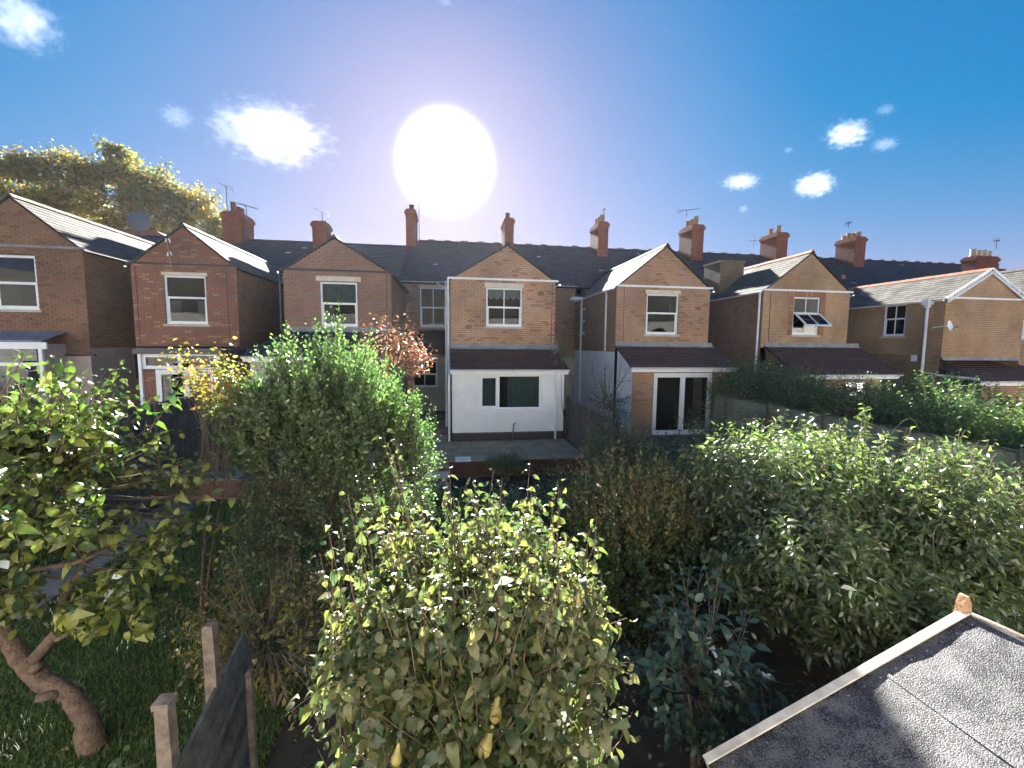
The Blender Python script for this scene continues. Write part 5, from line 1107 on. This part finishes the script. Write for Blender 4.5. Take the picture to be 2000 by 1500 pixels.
# hedge beyond the right fence, shrub by shrub
for i, (x, y, z, rx, ry, rz, lab) in enumerate((
  (10.3, 13.0, 1.3, 1.1, 1.1, 1.35, 'dark rounded evergreen bush below the downpipe at the left end of the hedge'),
  (11.6, 12.6, 1.25, 1.2, .9, 1.25, 'evergreen bush in the hedge under the brown tiled lean-to roof'),
  (10.5, 11.0, 1.1, .9, 1.1, 1.15, 'hedge bush just behind the left part of the green fence'),
  (10.4, 9.2, 1.1, .95, 1.2, 1.2, 'hedge bush with pale upright shoots behind the middle of the green fence'),
  (10.3, 7.3, 1.05, .9, 1.1, 1.1, 'broad leaved laurel bush behind the green fence'),
  (10.2, 5.4, 1.0, .9, 1.1, 1.15, 'laurel bush cut by the right edge behind the green fence'),
  (12.6, 9.2, 1.1, 1.1, 1.2, 1.2, 'sunlit bush with long shoots further back in the right garden'),
  (14.0, 10.3, 1.05, 1.2, 1.0, 1.15, 'dark bush in front of the white drainpipe in the far right garden'),
  (12.6, 7.4, .9, 1.1, 1.1, 1.1, 'green bush at the right edge in the far garden'))):
    shrub('hedge_shrub', lab, 'shrub', (x-.22, y, z+.22), (rx*1.12, ry*1.1, rz), 620, 15, .075 if i < 4 else .1, HED, LFS if i < 4 else LFSN, 80+i, base=(x, y, -.45), inner=.5, amp=.18, upb=.7, group='shrubs of the hedge beyond the right fence')
shrub('purple_flower_shrub', 'thin shrub with purple flower heads above the hedge', 'shrub', (15.2, 9.8, 1.8), (.7, .5, .7), 40, 12, .08, VIB, LFSN, 95, base=(15.2, 9.8, -.45), inner=.1)
# ivy and weeds near the post, on the lower left
shrub('ivy_clump', 'clump of ivy climbing over the square post at the bottom left', 'ivy', (-1.85, 2.15, .62), (.22, .3, .5), 70, 10, .055, leafmat('ivy_leaf', [(0, (.06, .09, .035)), (.6, (.11, .15, .05)), (1, (.2, .24, .09))], (1.3, 1.5, .8), .3), LF, 97, base=(-1.85, 2.15, -.5), inner=.4, droop=.4, singles=100)

# far autumn tree behind the left roofs
far = empty('autumn_tree', (-31, 47, -.5), 'broad tree turning yellow and orange behind the left hand roofs', 'tree')
P0, P1, P2 = [], [], []
CLU = [(90, 335, 2.6, 1.9), (150, 325, 2.2, 1.9), (60, 370, 2.4, 1.8), (15, 365, 2.2, 1.6), (-30, 360, 2.5, 2), (130, 370, 2.6, 1.9), (200, 350, 2.4, 1.9), (235, 325, 2.0, 1.6), (265, 350, 2.3, 1.8), (195, 395, 2.6, 1.8), (310, 355, 2.1, 1.7), (345, 375, 2.2, 1.7), (300, 395, 2.5, 1.8), (385, 395, 2.0, 1.6), (415, 420, 1.7, 1.4), (370, 430, 2.3, 1.7), (250, 420, 2.6, 1.9), (110, 415, 2.6, 1.9), (40, 420, 2.6, 2), (320, 450, 2.7, 1.7), (180, 450, 2.7, 1.9), (-20, 430, 2.6, 2.2), (430, 455, 1.6, 1.4), (90, 305, 1.2, .9), (255, 300, 1.0, .9), (400, 465, 2, 1.4)]
for k, (px, py, rw_, rh) in enumerate(CLU):
    c = atY(px, py+14, 47); q = shoots((c.x, 47+(k*1.7 % 5)-2.5, c.z), (rw_*1.08, 2.0, rh*.92), int(52*rw_), 110+k, upb=.8, inner=.3, amp=.4, zmin=-.8, shell=(.55, 1.1))
    P0.append(q[0]); P1.append(q[1]); P2.append(q[2])
P0, P1, P2 = map(np.vstack, (P0, P1, P2))
clothe(far, P0, P1, P2, 13, .36, FARL, LFS, (.25, 1), droop=.1, spread=1.6, upn=.4, jit=.6, twig=.03, petiole=.25)
limbs(far, (-31, 47, -.5), [(-31, 47, 12), (-38, 47, 13), (-25, 47, 12), (-34, 47, 17), (-28, 47, 17), (-22, 47, 11), (-31, 45, 18)], .5, BARKG, bend=.08)
# a far roof showing between the left gables
fh = empty('distant_house', (-28, 40, -.5), 'pale rooftop showing between the two left gables', 'house')
c = atY(275, 466, 36); mb = MB(); mb.box(c.x-2.0, c.x+1.6, 36, 40, -.5, c.z+.2); mb.build('wall', RENDERW, fh); mb = MB(); mb.prism([(c.x-2.3, 35.8, c.z+.2), (c.x+1.8, 35.8, c.z+.2), (c.x+1.2, 35.8, c.z+.55), (c.x-1.6, 35.8, c.z+.6)], (0, 4, 0)); mb.build('roof', RIDGER, fh)

# ------------------------------------------------------------------ grass, litter
def scatter(name, x0, x1, y0, y1, z, n, h, m, label=None, width=.006):
    P = np.stack([rng.uniform(x0, x1, n), rng.uniform(y0, y1, n), np.full(n, z)], 1); a = rng.random(n)*6.28; d = np.stack([np.cos(a), np.sin(a), np.zeros(n)], 1)
    hh = h*rng.uniform(.5, 1.4, n)[:, None]; ln = rng.normal(size=(n, 3))*[.35, .35, 0]; tip = P+(np.array([0, 0, 1])+ln)*hh; mid = P+(np.array([0, 0, 1])+ln*.35)*hh*.55
    V = np.stack([P-d*width, P+d*width, mid+d*width*.7, mid-d*width*.7, tip], 1).reshape(-1, 3)
    Fq = (np.arange(n)[:, None, None]*5+np.array([(0, 1, 2), (0, 2, 3), (3, 2, 4)])[None]).reshape(-1, 3)
    o = put(name, npmesh(name, V, Fq, m, np.repeat(rng.random(n), 5)), None, kind='stuff'); return tag(o, label)
GRASS = leafmat('grass_blade', [(0, (.045, .095, .025)), (.7, (.08, .15, .04)), (1, (.14, .18, .06))], (1.2, 1.5, .6), .3, .5)
scatter('lawn_grass', -5.6, -1.6, 1.2, 10.5, -.495, 90000, .06, GRASS, 'dark green shaded lawn between the path and the leaning fence')
scatter('border_weeds', -9, -6.5, 3, 9, -.5, 9000, .14, GRASS, 'rough green growth left of the garden path', .012)
n = 2600; P = np.stack([rng.uniform(-5.5, 4.5, n), rng.uniform(1.4, 10, n), np.full(n, -.475)], 1)
LIT = leafmat('fallen_leaf', [(0, (.06, .035, .02)), (.5, (.15, .08, .035)), (.85, (.25, .17, .06)), (1, (.3, .26, .12))], (1, 1, 1), .1, .8)
lt = MB(); V0, F0 = LFS
a = rng.random(n)*6.28; D = np.stack([np.cos(a), np.sin(a), rng.normal(size=n)*.2], 1); Nn = np.array([0, 0, 1])+rng.normal(size=(n, 3))*.35
Xv = np.cross(D, Nn); Xv /= np.linalg.norm(Xv, axis=1, keepdims=True); Z = np.cross(Xv, D); S = rng.uniform(.03, .08, n)
V = P[:, None]+S[:, None, None]*(V0[:, 0][None, :, None]*Xv[:, None]+V0[:, 1][None, :, None]*D[:, None]+V0[:, 2][None, :, None]*Z[:, None])
tag(put('leaf_litter', npmesh('leaf_litter', V.reshape(-1, 3), (np.arange(n)[:, None, None]*5+F0[None]).reshape(-1, 3), LIT, np.repeat(rng.random(n), 5)), kind='stuff'), 'fallen brown leaves scattered over soil and lawn')

# ------------------------------------------------------------------ haze
hm = bpy.data.materials.new('thin_haze'); hm.use_nodes = True; hm.node_tree.nodes.remove(hm.node_tree.nodes['Principled BSDF'])
pv = N(hm.node_tree, 'ShaderNodeVolumePrincipled', i_Density=.00014, i_Anisotropy=.6); pv.inputs['Color'].default_value = (.93, .95, 1, 1)
hm.node_tree.links.new(pv.outputs[0], hm.node_tree.nodes['Material Output'].inputs['Volume'])
mb = MB(); mb.box(-905, 905, -705, 1205, -1.5, 24); mb.build('haze', hm, kind='stuff')

# ------------------------------------------------------------------ clouds: real volumes far beyond the terrace
def cloudmat(i, sc, dens):
    m = bpy.data.materials.new('cloud_vapour'); m.use_nodes = True; t = m.node_tree; t.nodes.remove(t.nodes['Principled BSDF'])
    pv = N(t, 'ShaderNodeVolumePrincipled', i_Anisotropy=.2); pv.inputs['Color'].default_value = (.93, .95, .98, 1)
    co = N(t, 'ShaderNodeTexCoord'); n = N(t, 'ShaderNodeTexNoise', i_Scale=sc, i_Detail=7, i_Roughness=.68)
    ad = N(t, 'ShaderNodeVectorMath', operation='ADD'); ad.inputs[1].default_value = (i*7.3, i*3.1, i); t.links.new(co.outputs['Object'], ad.inputs[0]); t.links.new(ad.outputs[0], n.inputs['Vector'])
    ln = N(t, 'ShaderNodeVectorMath', operation='LENGTH'); t.links.new(co.outputs['Object'], ln.inputs[0])
    s = N(t, 'ShaderNodeMath', operation='MULTIPLY_ADD'); t.links.new(ln.outputs['Value'], s.inputs[0]); s.inputs[1].default_value = -.5; t.links.new(n.outputs[0], s.inputs[2])
    q = N(t, 'ShaderNodeMapRange'); q.inputs['From Min'].default_value = .2; q.inputs['From Max'].default_value = .36; q.inputs['To Max'].default_value = dens; t.links.new(s.outputs[0], q.inputs['Value'])
    t.links.new(q.outputs[0], pv.inputs['Density']); t.links.new(pv.outputs[0], t.nodes['Material Output'].inputs['Volume']); return m
CL = [(38, 38, 75, 60, 'wispy white cloud cut by the upper left corner', 1.6, .03), (345, 228, 38, 26, 'small thin cloud left of the largest cloud', 2.0, .02), (535, 262, 135, 62, 'largest white cloud left of the sun', 1.7, .035),
  (1447, 355, 56, 20, 'flat small cloud above the right hand chimneys', 2, .06), (1590, 361, 62, 32, 'rounded white cloud lowest on the right', 1.8, .09), (1655, 262, 66, 36, 'larger ragged cloud at the upper right', 1.9, .06),
  (1728, 282, 42, 18, 'thin cloud trailing right of the ragged cloud', 2, .03), (1730, 214, 32, 15, 'topmost thin cloud at the upper right', 2, .02), (1540, 293, 15, 9, 'tiny cloud fleck left of the ragged cloud', 1.5, .04), (1452, 408, 15, 11, 'tiny cloud fleck just above the right roofs', 1.5, .05), (870, 2, 20, 8, 'tiny cloud fleck cut by the top edge', 1.5, .03)]
ico = None
for i, (px, py, a, b_, lab, sc, dn) in enumerate(CL):
    Y = 1500; c = atY(px, py, Y); s_ = Y/FPX
    import bmesh
    bm = bmesh.new(); bmesh.ops.create_icosphere(bm, subdivisions=3, radius=1); me = bpy.data.meshes.new('cloud'); bm.to_mesh(me); bm.free()
    me.materials.append(cloudmat(i, sc*2.6, dn*.06))
    o = put('cloud', me, None, Matrix.Translation(c) @ Matrix.Diagonal((a*s_*1.05, max(a, b_)*s_*.8, b_*s_*1.15, 1))); tag(o, lab, 'cloud', 'small white clouds')
